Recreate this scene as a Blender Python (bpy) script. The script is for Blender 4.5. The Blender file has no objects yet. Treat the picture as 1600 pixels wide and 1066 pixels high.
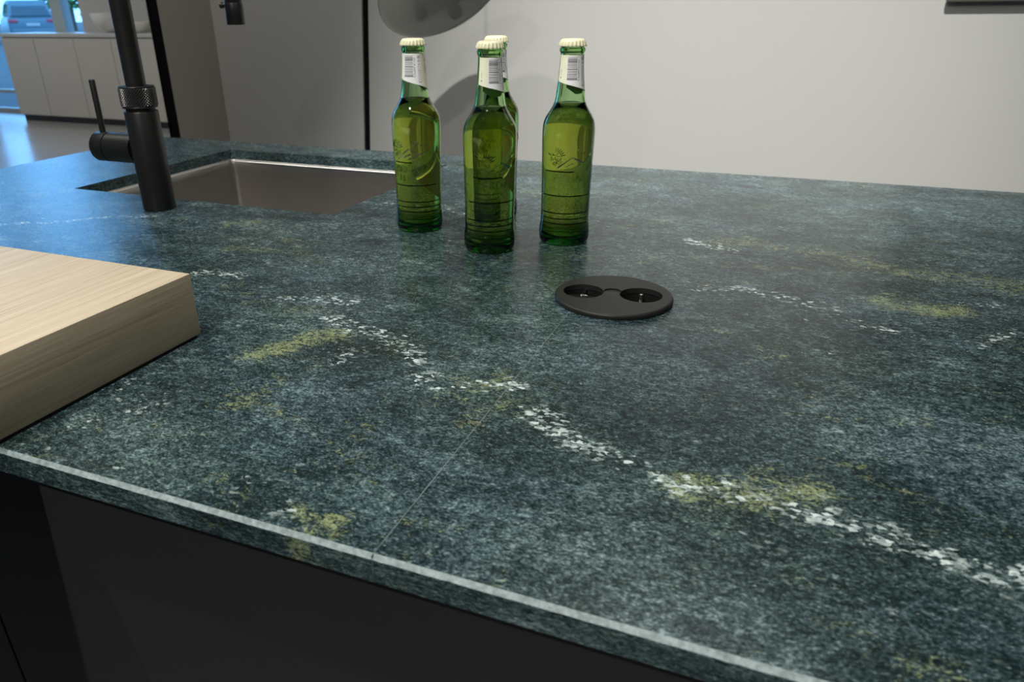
import bpy, bmesh, math, random
import numpy as np
from mathutils import Vector, Matrix

random.seed(7)
rng = np.random.default_rng(7)
SC = bpy.context.scene
COL = SC.collection
PI = math.pi

# ------------------------------------------------------------------ camera, world, lights, exposure
cam = bpy.data.cameras.new('camera')
cam.sensor_width = 36.0
cam.lens = 1160.12 / 1600 * 36
cam.shift_x = (800 - 732.76) / 1600      # the photograph is slightly off the lens axis
cam.shift_y = (591.41 - 533) / 1600
cam.clip_start = 0.02
cam.clip_end = 300
cam.dof.use_dof = True
cam.dof.focus_distance = 0.70
cam.dof.aperture_fstop = 11.0
camo = bpy.data.objects.new('camera', cam)
COL.objects.link(camo)
_r = Vector((0.9214508, 0.3883541, -0.0104648)); _u = Vector((-0.1650544, 0.4157265, 0.8943873)); _w = Vector((-0.3516895, 0.8224066, -0.4471710))
M = Matrix((( _r.x, _u.x, -_w.x, 0), (_r.y, _u.y, -_w.y, 0), (_r.z, _u.z, -_w.z, 0.2588), (0, 0, 0, 1)))
camo.matrix_world = M
SC.camera = camo

world = bpy.data.worlds.new('sky'); SC.world = world
world.use_nodes = True
bg = world.node_tree.nodes['Background']
bg.inputs['Color'].default_value = (0.19, 0.52, 1.0, 1)
bg.inputs['Strength'].default_value = 4.6

SC.view_settings.view_transform = 'Standard'
SC.view_settings.look = 'None'
SC.view_settings.gamma = 1
SC.view_settings.use_curve_mapping = False
SC.view_settings.exposure = 0.0
SC.cycles.max_bounces = 14
SC.cycles.transmission_bounces = 14
SC.cycles.transparent_max_bounces = 16
SC.cycles.glossy_bounces = 6
SC.cycles.diffuse_bounces = 4
SC.cycles.sample_clamp_indirect = 4.0
SC.cycles.use_denoising = True

FLOOR = -0.92        # the counter top is z = 0
CEIL = 4.0
WALL_Y = 2.4
GLASS_Y = 7.20
# ceiling spotlights: position of the lens, aim, power (W), cone (deg), softness, colour
SPOTS = [
    ((-0.15, 1.75, 2.50), (-0.30, 0.80, 0.0), 85, 65, 0.8, (1.0, 0.96, 0.88), 'behind the four bottles'),
    ((-0.80, -0.15, 1.80), (-0.45, 0.60, 0.0), 85, 90, 0.9, (1.0, 0.96, 0.88), 'over the oak block'),
    ((-1.90, 0.70, 1.80), (-0.40, 0.85, 0.0), 65, 75, 0.8, (1.0, 0.96, 0.88), 'left of the sink'),
    ((-0.05, 0.20, 2.80), (-0.22, 2.40, -0.55), 760, 44, 1.0, (1.0, 0.98, 0.93), 'washing the pale wall panel'),
    ((-0.30, -1.30, 1.80), (0.10, 0.40, -0.1), 150, 70, 1.0, (1.0, 0.97, 0.92), 'in front of the island'),
    ((-1.20, 1.00, 1.80), (-1.60, 2.40, 0.1), 55, 90, 1.0, (1.0, 0.95, 0.87), 'added to brighten the left wall panel'),  # added lamp, lifts the dim panel left of the joint
    ((2.20, -0.60, 2.40), (-0.30, 0.55, 0.0), 42, 60, 1.0, (1.0, 0.93, 0.80), 'added at the right to brighten the oak block side'),  # added lamp, lights the right face of the oak block
    ((-5.20, 4.60, 2.40), (-5.60, 4.90, -0.9), 230, 140, 1.0, (1.0, 0.96, 0.88), 'added as fill in the far part of the showroom near the sideboard'),  # added fill against the dark far room
    ((-8.60, 4.60, 2.40), (-8.40, 5.20, -0.9), 230, 140, 1.0, (1.0, 0.96, 0.88), 'added as fill in the far part of the showroom by the window'),  # second added fill for the far room
]

# ------------------------------------------------------------------ helpers
def link(o, parent=None):
    COL.objects.link(o)
    if parent is not None:
        o.parent = parent
    return o

def tag(o, label=None, cat=None, group=None, kind=None):
    if label: o['label'] = label
    if cat: o['category'] = cat
    if group: o['group'] = group
    if kind: o['kind'] = kind
    return o

def empty(name, loc, label=None, cat=None, group=None, rz=0.0):
    o = bpy.data.objects.new(name, None)
    o.empty_display_size = 0.05
    o.location = loc
    o.rotation_euler = (0, 0, rz)
    link(o)
    return tag(o, label, cat, group)

def mesh_obj(name, verts, faces, mat, parent=None, smooth=False, loc=None, mats=None, midx=None):
    me = bpy.data.meshes.new(name)
    me.from_pydata([tuple(v) for v in verts], [], faces)
    for m in (mats or [mat]):
        me.materials.append(m)
    if midx is not None:
        me.polygons.foreach_set('material_index', midx)
    if smooth:
        me.polygons.foreach_set('use_smooth', [True] * len(me.polygons))
    me.update()
    o = bpy.data.objects.new(name, me)
    if loc: o.location = loc
    return link(o, parent)

def bm_obj(name, bm, mat, parent=None, smooth=False, loc=None, autosmooth=None, recalc=True):
    if recalc:
        bmesh.ops.recalc_face_normals(bm, faces=bm.faces)
    if autosmooth is not None:
        for f in bm.faces: f.smooth = True
        for e in bm.edges:
            if len(e.link_faces) == 2 and e.calc_face_angle(0) > autosmooth:
                e.smooth = False
    me = bpy.data.meshes.new(name)
    bm.to_mesh(me); bm.free()
    me.materials.append(mat)
    if smooth:
        me.polygons.foreach_set('use_smooth', [True] * len(me.polygons))
    o = bpy.data.objects.new(name, me)
    if loc: o.location = loc
    return link(o, parent)

def box_bm(x0, x1, y0, y1, z0, z1, bev=0.0, seg=2, bm=None):
    bm2 = bmesh.new()
    bmesh.ops.create_cube(bm2, size=1)
    bmesh.ops.scale(bm2, vec=(x1 - x0, y1 - y0, z1 - z0), verts=bm2.verts)
    bmesh.ops.translate(bm2, vec=((x0 + x1) / 2, (y0 + y1) / 2, (z0 + z1) / 2), verts=bm2.verts)
    if bev > 0:
        bmesh.ops.bevel(bm2, geom=list(bm2.edges), offset=bev, segments=seg, affect='EDGES', profile=0.5)
    if bm is None:
        return bm2
    me = bpy.data.meshes.new('tmp'); bm2.to_mesh(me); bm2.free()
    bm.from_mesh(me); bpy.data.meshes.remove(me)
    return bm

def box(name, x0, x1, y0, y1, z0, z1, mat, parent=None, bev=0.0, seg=2):
    return bm_obj(name, box_bm(x0, x1, y0, y1, z0, z1, bev, seg), mat, parent, autosmooth=0.6 if bev else None)

def lathe(profile, n=48, close_bottom=True, close_top=True):
    """profile: list of (r, z) bottom to top -> verts, faces (outward normals)"""
    v, f = [], []
    for r, z in profile:
        for k in range(n):
            a = 2 * PI * k / n
            v.append((r * math.cos(a), r * math.sin(a), z))
    m = len(profile)
    for i in range(m - 1):
        for k in range(n):
            a = i * n + k; b = i * n + (k + 1) % n
            f.append((a, b, b + n, a + n))
    if close_bottom:
        f.append(tuple(reversed(range(n))))
    if close_top:
        f.append(tuple(range((m - 1) * n, m * n)))
    return v, f

def lathe_obj(name, profile, mat, parent=None, n=48, loc=None, cb=True, ct=True, sharp=0.6, rot=None):
    v, f = lathe(profile, n, cb, ct)
    bm = bmesh.new()
    vs = [bm.verts.new(p) for p in v]
    for q in f: bm.faces.new([vs[i] for i in q])
    o = bm_obj(name, bm, mat, parent, autosmooth=sharp, loc=loc)
    if rot: o.rotation_euler = rot
    return o

def smooth_profile(pts, sub=6):
    """Catmull-Rom through (r, z) points"""
    out = []
    P = [pts[0]] + list(pts) + [pts[-1]]
    for i in range(1, len(P) - 2):
        p0, p1, p2, p3 = (np.array(P[i + k], float) for k in (-1, 0, 1, 2))
        for s in range(sub):
            t = s / sub
            q = 0.5 * ((2 * p1) + (-p0 + p2) * t + (2 * p0 - 5 * p1 + 4 * p2 - p3) * t * t + (-p0 + 3 * p1 - 3 * p2 + p3) * t ** 3)
            out.append((max(q[0], 1e-5), q[1]))
    out.append(tuple(pts[-1]))
    return out

def tube(path, rad, n=24, cap=True):
    """swept tube along list of Vectors, parallel transport"""
    path = [Vector(p) for p in path]
    bm = bmesh.new()
    T0 = (path[1] - path[0]).normalized()
    N = T0.orthogonal().normalized()
    rings = []
    for i, p in enumerate(path):
        T = (path[min(i + 1, len(path) - 1)] - path[max(i - 1, 0)]).normalized()
        N = (N - T * N.dot(T)).normalized()
        B = T.cross(N)
        r = rad[i] if isinstance(rad, (list, tuple)) else rad
        rings.append([bm.verts.new(p + (N * math.cos(2 * PI * k / n) + B * math.sin(2 * PI * k / n)) * r) for k in range(n)])
    for a, b in zip(rings, rings[1:]):
        for k in range(n):
            bm.faces.new((a[k], a[(k + 1) % n], b[(k + 1) % n], b[k]))
    if cap:
        bm.faces.new(list(reversed(rings[0]))); bm.faces.new(rings[-1])
    return bm

# ------------------------------------------------------------------ materials
def new_mat(name):
    m = bpy.data.materials.new(name); m.use_nodes = True
    return m, m.node_tree.nodes, m.node_tree.links, m.node_tree.nodes['Principled BSDF']

def plain(name, col, rough=0.5, metal=0.0, spec=0.5, bump=0.0, bscale=200.0, var=0.0, vscale=4.0):
    m, N, L, b = new_mat(name)
    b.inputs['Base Color'].default_value = (*col, 1)
    b.inputs['Roughness'].default_value = rough
    b.inputs['Metallic'].default_value = metal
    b.inputs['Specular IOR Level'].default_value = spec
    tc = N.new('ShaderNodeTexCoord')
    nz = N.new('ShaderNodeTexNoise'); nz.inputs['Scale'].default_value = vscale; nz.inputs['Detail'].default_value = 4
    L.new(tc.outputs['Object'], nz.inputs['Vector'])
    mr = N.new('ShaderNodeMapRange')
    mr.inputs['From Min'].default_value = 0.3; mr.inputs['From Max'].default_value = 0.7
    mr.inputs['To Min'].default_value = 1 - var; mr.inputs['To Max'].default_value = 1 + var
    L.new(nz.outputs['Fac'], mr.inputs['Value'])
    mx = N.new('ShaderNodeVectorMath'); mx.operation = 'SCALE'
    mx.inputs[0].default_value = col
    L.new(mr.outputs['Result'], mx.inputs['Scale'])
    L.new(mx.outputs['Vector'], b.inputs['Base Color'])
    if bump > 0:
        n2 = N.new('ShaderNodeTexNoise'); n2.inputs['Scale'].default_value = bscale; n2.inputs['Detail'].default_value = 3
        L.new(tc.outputs['Object'], n2.inputs['Vector'])
        bp = N.new('ShaderNodeBump'); bp.inputs['Strength'].default_value = bump; bp.inputs['Distance'].default_value = 0.001
        L.new(n2.outputs['Fac'], bp.inputs['Height']); L.new(bp.outputs['Normal'], b.inputs['Normal'])
    return m

def emit(name, col, s):
    m, N, L, b = new_mat(name)
    b.inputs['Base Color'].default_value = (0, 0, 0, 1)
    b.inputs['Emission Color'].default_value = (*col, 1)
    b.inputs['Emission Strength'].default_value = s
    return m

def glassy(name, col, ior, rough=0.0, absorb=None, dens=0.0):
    m, N, L, b = new_mat(name)
    b.inputs['Base Color'].default_value = (*col, 1)
    b.inputs['Transmission Weight'].default_value = 1.0
    b.inputs['Roughness'].default_value = rough
    b.inputs['IOR'].default_value = ior
    if absorb:
        va = N.new('ShaderNodeVolumeAbsorption'); va.inputs['Color'].default_value = (*absorb, 1); va.inputs['Density'].default_value = dens
        L.new(va.outputs['Volume'], N['Material Output'].inputs['Volume'])
    return m

def pane_mat(name, tint=(0.93, 0.97, 1.0)):
    m, N, L, b = new_mat(name)
    N.remove(b)
    out = N['Material Output']
    tr = N.new('ShaderNodeBsdfTransparent'); tr.inputs['Color'].default_value = (*tint, 1)
    gl = N.new('ShaderNodeBsdfGlossy'); gl.inputs['Roughness'].default_value = 0.02
    lw = N.new('ShaderNodeLayerWeight'); lw.inputs['Blend'].default_value = 0.5
    fac = math_node(N, L, 'MULTIPLY_ADD', math_node(N, L, 'POWER', lw.outputs['Facing'], 5.0), 0.95, 0.045)
    mx = N.new('ShaderNodeMixShader')
    L.new(fac, mx.inputs['Fac']); L.new(tr.outputs['BSDF'], mx.inputs[1]); L.new(gl.outputs['BSDF'], mx.inputs[2])
    L.new(mx.outputs['Shader'], out.inputs['Surface'])
    return m

def ramp(N, pts, interp='LINEAR'):
    r = N.new('ShaderNodeValToRGB')
    e = r.color_ramp.elements
    while len(e) < len(pts): e.new(0.5)
    for el, (p, c) in zip(e, pts):
        el.position = p
        el.color = (*c, 1) if len(c) == 3 else c
    r.color_ramp.interpolation = interp
    return r

def math_node(N, L, op, a, b=None, c=None, clamp=False):
    n = N.new('ShaderNodeMath'); n.operation = op; n.use_clamp = clamp
    for i, x in enumerate((a, b, c)):
        if x is None: continue
        if isinstance(x, (int, float)): n.inputs[i].default_value = x
        else: L.new(x, n.inputs[i])
    return n.outputs[0]

def mixcol(N, L, fac, a, b, mode='MIX'):
    n = N.new('ShaderNodeMix'); n.data_type = 'RGBA'; n.blend_type = mode
    for key, x in (('Factor', fac), ('A', a), ('B', b)):
        s = [i for i in n.inputs if i.name == key and (i.type == 'RGBA' or key == 'Factor' and i.type == 'VALUE')][0]
        if isinstance(x, (int, float)): s.default_value = x
        elif isinstance(x, tuple): s.default_value = (*x, 1)
        else: L.new(x, s)
    return [o for o in n.outputs if o.type == 'RGBA'][0]

def stone_mat(name, layered=False):
    m, N, L, b = new_mat(name)
    tc = N.new('ShaderNodeTexCoord')
    mp = N.new('ShaderNodeMapping')
    mp.inputs['Rotation'].default_value = (0, 0, math.radians(-14))
    mp.inputs['Scale'].default_value = (0.75, 1.15, 2.5 if layered else 1.0)
    L.new(tc.outputs['Object'], mp.inputs['Vector'])
    V = mp.outputs['Vector']
    def noise(scale, detail, rough=0.6, dist=0.0, off=0.0):
        n = N.new('ShaderNodeTexNoise')
        n.inputs['Scale'].default_value = scale; n.inputs['Detail'].default_value = detail
        n.inputs['Roughness'].default_value = rough; n.inputs['Distortion'].default_value = dist
        if off:
            ad = N.new('ShaderNodeVectorMath'); ad.operation = 'ADD'; ad.inputs[1].default_value = (off, off * 1.7, off * 0.3)
            L.new(V, ad.inputs[0]); L.new(ad.outputs[0], n.inputs['Vector'])
        else:
            L.new(V, n.inputs['Vector'])
        return n.outputs['Fac']
    def attr(nm):
        a = N.new('ShaderNodeAttribute'); a.attribute_name = nm
        return a.outputs['Fac']
    A = lambda op, a, b_=None, c=None, clamp=False: math_node(N, L, op, a, b_, c, clamp)
    def stretch(x, k): return A('MULTIPLY', A('SUBTRACT', x, 0.5), k)
    big = noise(6.0, 6, 0.62, 0.9)
    mid = noise(38, 5, 0.68, 0.6, 3.1)
    fine = noise(190, 5, 0.80, 0.3, 7.7)
    grit = noise(620, 2, 0.7, 0.0, 1.3)
    # tone of the ground mass
    t = stretch(big, 0.75)
    t = A('ADD', t, stretch(mid, 0.85))
    t = A('ADD', t, stretch(fine, 1.7))
    t = A('ADD', t, stretch(grit, 1.5))
    t = A('MULTIPLY_ADD', attr('cloud'), 0.09, t)
    t = A('ADD', t, 0.44)
    rp = ramp(N, [(0.08, (0.004, 0.010, 0.011)), (0.32, (0.011, 0.0235, 0.026)), (0.50, (0.030, 0.054, 0.060)), (0.70, (0.076, 0.118, 0.126)), (0.95, (0.22, 0.29, 0.30))])
    L.new(t, rp.inputs['Fac'])
    col = rp.outputs['Color']
    # blue-grey to green drift
    drift = noise(7.0, 3, 0.5, 0.4, 11.0)
    dr = ramp(N, [(0.42, (0.96, 1.0, 1.06)), (0.66, (0.98, 1.02, 0.95))])
    L.new(drift, dr.inputs['Fac'])
    col = mixcol(N, L, 1.0, col, dr.outputs['Color'], 'MULTIPLY')
    # ochre / lime flecks
    ospread = A('MULTIPLY', A('SUBTRACT', noise(10, 5, 0.7, 0.8, 21.0), 0.47, None, True), 3.2)
    och = A('MAXIMUM', attr('ochre'), ospread)
    hf = A('ADD', stretch(noise(95, 6, 0.90, 1.4, 5.0), 2.4), stretch(grit, 0.5))
    om = A('ADD', hf, A('MULTIPLY_ADD', och, 0.62, -0.40))
    om = A('MULTIPLY', A('MULTIPLY', om, 4.0, None, True), A('MULTIPLY', och, 3.0, None, True))
    ocol = mixcol(N, L, A('ADD', stretch(grit, 2.5), 0.45, None, True), (0.11, 0.14, 0.06), (0.37, 0.43, 0.225))
    col = mixcol(N, L, A('MULTIPLY', om, 0.75), col, ocol)
    fl = A('MULTIPLY', A('SUBTRACT', A('ADD', noise(58, 6, 0.85, 1.6, 61.0), A('MULTIPLY', stretch(big, 0.35), -1.0)), 0.615, None, True), 7.0, None, True)
    col = mixcol(N, L, A('MULTIPLY', fl, 0.6), col, ocol)
    # white calcite crystals
    vo = N.new('ShaderNodeTexVoronoi'); vo.inputs['Scale'].default_value = 320; vo.inputs['Randomness'].default_value = 1.0
    wv = N.new('ShaderNodeVectorMath'); wv.operation = 'ADD'
    nz = N.new('ShaderNodeTexNoise'); nz.inputs['Scale'].default_value = 330; nz.inputs['Detail'].default_value = 3
    L.new(V, nz.inputs['Vector'])
    sc = N.new('ShaderNodeVectorMath'); sc.operation = 'SCALE'; sc.inputs['Scale'].default_value = 0.005
    L.new(nz.outputs['Color'], sc.inputs[0]); L.new(V, wv.inputs[0]); L.new(sc.outputs[0], wv.inputs[1])
    L.new(wv.outputs[0], vo.inputs['Vector'])
    sep = N.new('ShaderNodeSeparateColor'); L.new(vo.outputs['Color'], sep.inputs[0])
    vein = A('MAXIMUM', attr('vein'), A('MULTIPLY', A('SUBTRACT', noise(15, 5, 0.70, 0.6, 31.0), 0.55, None, True), 1.5))
    wm = A('ADD', sep.outputs[0], stretch(noise(85, 4, 0.75, 0.5, 17.0), 1.5))
    wm = A('ADD', wm, A('MULTIPLY_ADD', vein, 0.56, -1.01))
    wm = A('MULTIPLY', A('MULTIPLY', wm, 5.0, None, True), A('MULTIPLY', vein, 4.0, None, True))
    wm = A('MULTIPLY', wm, A('MULTIPLY_ADD', sep.outputs[1], 0.75, 0.25))
    wcol = mixcol(N, L, A('ADD', stretch(fine, 2.0), 0.5, None, True), (0.30, 0.40, 0.39), (0.74, 0.85, 0.83))
    col = mixcol(N, L, wm, col, wcol)
    # isolated bright grains
    sg = A('MULTIPLY', A('SUBTRACT', noise(400, 2, 0.5, 0.0, 41.0), 0.64, None, True), 8.0, None, True)
    col = mixcol(N, L, A('MULTIPLY', sg, 0.5), col, (0.36, 0.44, 0.44))
    L.new(col, b.inputs['Base Color'])
    rr = A('MULTIPLY_ADD', fine, 0.16, 0.19)
    L.new(rr, b.inputs['Roughness'])
    b.inputs['Specular IOR Level'].default_value = 0.42
    bp = N.new('ShaderNodeBump'); bp.inputs['Strength'].default_value = 0.22; bp.inputs['Distance'].default_value = 0.0006
    L.new(A('ADD', A('MULTIPLY', fine, 0.7), A('MULTIPLY', noise(90, 4, 0.6, 0.0, 51.0), 1.2)), bp.inputs['Height'])
    L.new(bp.outputs['Normal'], b.inputs['Normal'])
    return m

def oak_mat(name):
    m, N, L, b = new_mat(name)
    tc = N.new('ShaderNodeTexCoord')
    mp = N.new('ShaderNodeMapping'); mp.inputs['Scale'].default_value = (1.3, 0.03, 1.3)
    mp.inputs['Rotation'].default_value = (0, 0, math.radians(2.0))
    L.new(tc.outputs['Object'], mp.inputs['Vector'])
    n1 = N.new('ShaderNodeTexNoise'); n1.inputs['Scale'].default_value = 260; n1.inputs['Detail'].default_value = 5; n1.inputs['Roughness'].default_value = 0.65
    n2 = N.new('ShaderNodeTexNoise'); n2.inputs['Scale'].default_value = 28; n2.inputs['Detail'].default_value = 4; n2.inputs['Distortion'].default_value = 0.6
    n3 = N.new('ShaderNodeTexNoise'); n3.inputs['Scale'].default_value = 900; n3.inputs['Detail'].default_value = 2
    for n in (n1, n2, n3): L.new(mp.outputs['Vector'], n.inputs['Vector'])
    t = math_node(N, L, 'MULTIPLY_ADD', n2.outputs['Fac'], 0.25, math_node(N, L, 'MULTIPLY', n1.outputs['Fac'], 0.75))
    r = ramp(N, [(0.28, (0.35, 0.285, 0.195)), (0.47, (0.49, 0.41, 0.295)), (0.64, (0.58, 0.505, 0.38))])
    L.new(t, r.inputs['Fac'])
    pore = math_node(N, L, 'MULTIPLY', math_node(N, L, 'SUBTRACT', n3.outputs['Fac'], 0.62, None, True), 4.0, None, True)
    c = mixcol(N, L, math_node(N, L, 'MULTIPLY', pore, 0.5), r.outputs['Color'], (0.22, 0.165, 0.11))
    L.new(c, b.inputs['Base Color'])
    b.inputs['Roughness'].default_value = 0.55
    bp = N.new('ShaderNodeBump'); bp.inputs['Strength'].default_value = 0.25; bp.inputs['Distance'].default_value = 0.0006
    L.new(n1.outputs['Fac'], bp.inputs['Height']); L.new(bp.outputs['Normal'], b.inputs['Normal'])
    return m

def steel_mat(name):
    m, N, L, b = new_mat(name)
    tc = N.new('ShaderNodeTexCoord')
    mp = N.new('ShaderNodeMapping'); mp.inputs['Scale'].default_value = (4, 4, 600)
    L.new(tc.outputs['Object'], mp.inputs['Vector'])
    n = N.new('ShaderNodeTexNoise'); n.inputs['Scale'].default_value = 2.0; n.inputs['Detail'].default_value = 3
    L.new(mp.outputs['Vector'], n.inputs['Vector'])
    r = ramp(N, [(0.3, (0.55, 0.53, 0.50)), (0.7, (0.60, 0.58, 0.55))]); L.new(n.outputs['Fac'], r.inputs['Fac'])
    L.new(r.outputs['Color'], b.inputs['Base Color'])
    b.inputs['Metallic'].default_value = 1.0
    L.new(math_node(N, L, 'MULTIPLY_ADD', n.outputs['Fac'], 0.03, 0.28), b.inputs['Roughness'])
    return m

MT = dict(
    stone=stone_mat('honed green stone'),
    stone_edge=stone_mat('layered green stone edge', True),
    chamfer=plain('sawn stone chamfer', (0.225, 0.285, 0.29), 0.6, bump=0.3, bscale=900, var=0.35, vscale=300),
    seam=plain('stone joint filler', (0.11, 0.145, 0.15), 0.55, var=0.5, vscale=60),
    oak=oak_mat('pale oak'),
    base_black=plain('black base', (0.006, 0.006, 0.006), 0.7),
    steel=steel_mat('brushed stainless steel'),
    lip=plain('polished steel lip', (0.66, 0.65, 0.63), 0.45, 1.0),
    chrome=plain('bright steel', (0.72, 0.70, 0.66), 0.22, 1.0),
    black=plain('black matt metal', (0.017, 0.017, 0.0175), 0.38, 0.35, 0.5, var=0.08, vscale=30),
    knurl=plain('knurled black metal', (0.045, 0.045, 0.046), 0.35, 0.4),
    groove=plain('black groove', (0.003, 0.003, 0.003), 0.6),
    socket=plain('charcoal plastic', (0.014, 0.014, 0.0135), 0.45, 0.0, 0.3, bump=0.15, bscale=1500, var=0.05),
    socket_dark=plain('black plastic', (0.008, 0.008, 0.008), 0.35),
    cab=plain('anthracite lacquer', (0.015, 0.016, 0.018), 0.48, bump=0.05, bscale=1200, var=0.06, vscale=3),
    carcass=plain('black carcass', (0.005, 0.005, 0.0055), 0.6),
    wall=plain('pale grey painted panel', (0.435, 0.44, 0.425), 0.6, bump=0.05, bscale=500, var=0.015, vscale=1.5),
    wall_return=plain('return paint toned as shade', (0.30, 0.285, 0.26), 0.65, var=0.02, vscale=2),  # darker than the panels: the return's shade is put into its colour
    room=plain('grey paint', (0.40, 0.395, 0.38), 0.8, var=0.02),
    ceiling=plain('ceiling paint', (0.30, 0.30, 0.30), 0.9, var=0.02),
    floor=plain('polished grey concrete', (0.22, 0.22, 0.215), 0.22, bump=0.05, bscale=20, var=0.12, vscale=1.2),
    frame_black=plain('black aluminium', (0.004, 0.004, 0.005), 0.8, 0.0, 0.1),
    frame_grey=plain('grey aluminium', (0.34, 0.40, 0.40), 0.5),
    lacquer=plain('greige lacquer', (0.42, 0.40, 0.365), 0.35, var=0.02),
    worktop_far=plain('grey worktop', (0.40, 0.41, 0.40), 0.35),
    plinth=plain('dark plinth', (0.10, 0.10, 0.10), 0.5),
    ceramic=plain('white ceramic', (0.74, 0.74, 0.70), 0.3),
    shade=plain('grey lamp enamel', (0.62, 0.62, 0.59), 0.45),
    shelf=plain('dark grey lacquer', (0.10, 0.095, 0.085), 0.5),
    pane=pane_mat('window glass'),
    asphalt=plain('asphalt', (0.05, 0.05, 0.05), 0.9, var=0.15, vscale=1.0),
    car_blue=plain('blue grey car paint', (0.03, 0.07, 0.09), 0.25),
    car_silver=plain('silver car paint', (0.09, 0.13, 0.15), 0.25),
    car_dark=plain('dark blue car paint', (0.015, 0.03, 0.05), 0.25),
    car_glass=plain('dark car glass', (0.03, 0.05, 0.06), 0.08),
    tyre=plain('tyre rubber', (0.015, 0.015, 0.015), 0.8),
    tail=plain('red lamp lens', (0.45, 0.05, 0.07), 0.25),
    plate=plain('white number plate', (0.40, 0.37, 0.36), 0.5),
    bark=plain('bark', (0.10, 0.07, 0.05), 0.9, var=0.3, vscale=8),
    leaf=plain('green leaves', (0.08, 0.22, 0.04), 0.7, var=0.5, vscale=3),
    wood_far=plain('brown wood', (0.26, 0.20, 0.13), 0.5, var=0.2, vscale=8),
    glass=glassy('green bottle glass', (0.98, 1.0, 0.97), 1.50, 0.0, (0.36, 0.75, 0.10), 200.0),
    beer=glassy('amber beer', (1.0, 0.99, 0.95), 1.34, 0.0, (0.91, 0.78, 0.08), 36.0),
    cap=plain('cream enamel', (0.72, 0.71, 0.48), 0.32, bump=0.0),
    cap_under=plain('dull metal', (0.30, 0.28, 0.20), 0.4, 0.8),
    label=plain('cream label paper', (0.80, 0.80, 0.62), 0.45, var=0.02, vscale=40),
    label_white=plain('white label paper', (0.78, 0.80, 0.80), 0.45),
    ink=plain('dark violet ink', (0.07, 0.055, 0.08), 0.5),
    ink_grey=plain('grey olive ink', (0.17, 0.18, 0.14), 0.5),
    ink_gold=plain('gold ink', (0.45, 0.38, 0.20), 0.4),
    lamp_lens=emit('lit lamp lens', (1.0, 0.95, 0.86), 40.0),
)

# ------------------------------------------------------------------ the room
def struct(o, label=None): 
    o['kind'] = 'structure'
    if label: o['label'] = label
    return o

RX0, RX1, RY0 = -16.0, 3.6, -3.6
X_RET = -2.023                    # end of the tall panel wall
struct(box('floor', RX0, RX1, RY0, GLASS_Y + 0.1, FLOOR - 0.1, FLOOR, MT['floor']), 'polished grey concrete floor')
struct(box('ceiling', RX0, RX1, RY0, GLASS_Y + 0.1, CEIL, CEIL + 0.1, MT['ceiling']), 'pale painted ceiling')
struct(box('wall_right', RX1, RX1 + 0.12, RY0, GLASS_Y + 0.1, FLOOR, CEIL, MT['room']), 'pale wall at the right end')
struct(box('wall_front', RX0, RX1, RY0 - 0.12, RY0, FLOOR, CEIL, MT['room']), 'pale wall behind the viewer')
struct(box('wall_left', RX0 - 0.12, RX0, RY0, GLASS_Y + 0.1, FLOOR, CEIL, MT['room']), 'pale wall at the far left')
# back wall: block behind, two painted panels in front with a black joint between them
wb = empty('wall_back', (0, 0, 0)); struct(wb, 'pale grey panelled wall behind the island')
box('core', X_RET + 0.02, RX1 - 0.001, WALL_Y + 0.008, WALL_Y + 0.30, FLOOR, CEIL - 0.001, MT['frame_black'], wb)
def leaning_panel(name, xa0, xa1, xb0, xb1, parent, mat, y0, y1, z0=FLOOR + 0.001, z1=CEIL - 0.002):
    # (xa = x at the floor, xb = x at the ceiling)
    v = [(xa0, y0, z0), (xa1, y0, z0), (xa1, y1, z0), (xa0, y1, z0), (xb0, y0, z1), (xb1, y0, z1), (xb1, y1, z1), (xb0, y1, z1)]
    f = [(3, 2, 1, 0), (4, 5, 6, 7), (0, 1, 5, 4), (1, 2, 6, 5), (2, 3, 7, 6), (3, 0, 4, 7)]
    return mesh_obj(name, v, f, mat, parent)
# the joint runs slightly out of plumb
gx = lambda z: -1.414 + (z - (-0.192)) * 0.063
GZ0, GZ1 = FLOOR, CEIL
leaning_panel('panel', X_RET, gx(GZ0) - 0.0125, X_RET, gx(GZ1) - 0.0125, wb, MT['wall'], WALL_Y, WALL_Y + 0.0079)
leaning_panel('panel', gx(GZ0) + 0.0125, RX1 - 0.002, gx(GZ1) + 0.0125, RX1 - 0.002, wb, MT['wall'], WALL_Y, WALL_Y + 0.0079)
ret = struct(box('wall_return', X_RET - 0.012, X_RET, 2.139, WALL_Y + 0.30, FLOOR, CEIL - 0.001, MT['wall_return']), 'return at the end of the panelled wall, toned darker as shade')
struct(box('trim_1', X_RET - 0.012, X_RET, 2.102, 2.139, FLOOR, CEIL - 0.001, MT['frame_black']), 'black metal trim on the end of the wall return')
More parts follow.
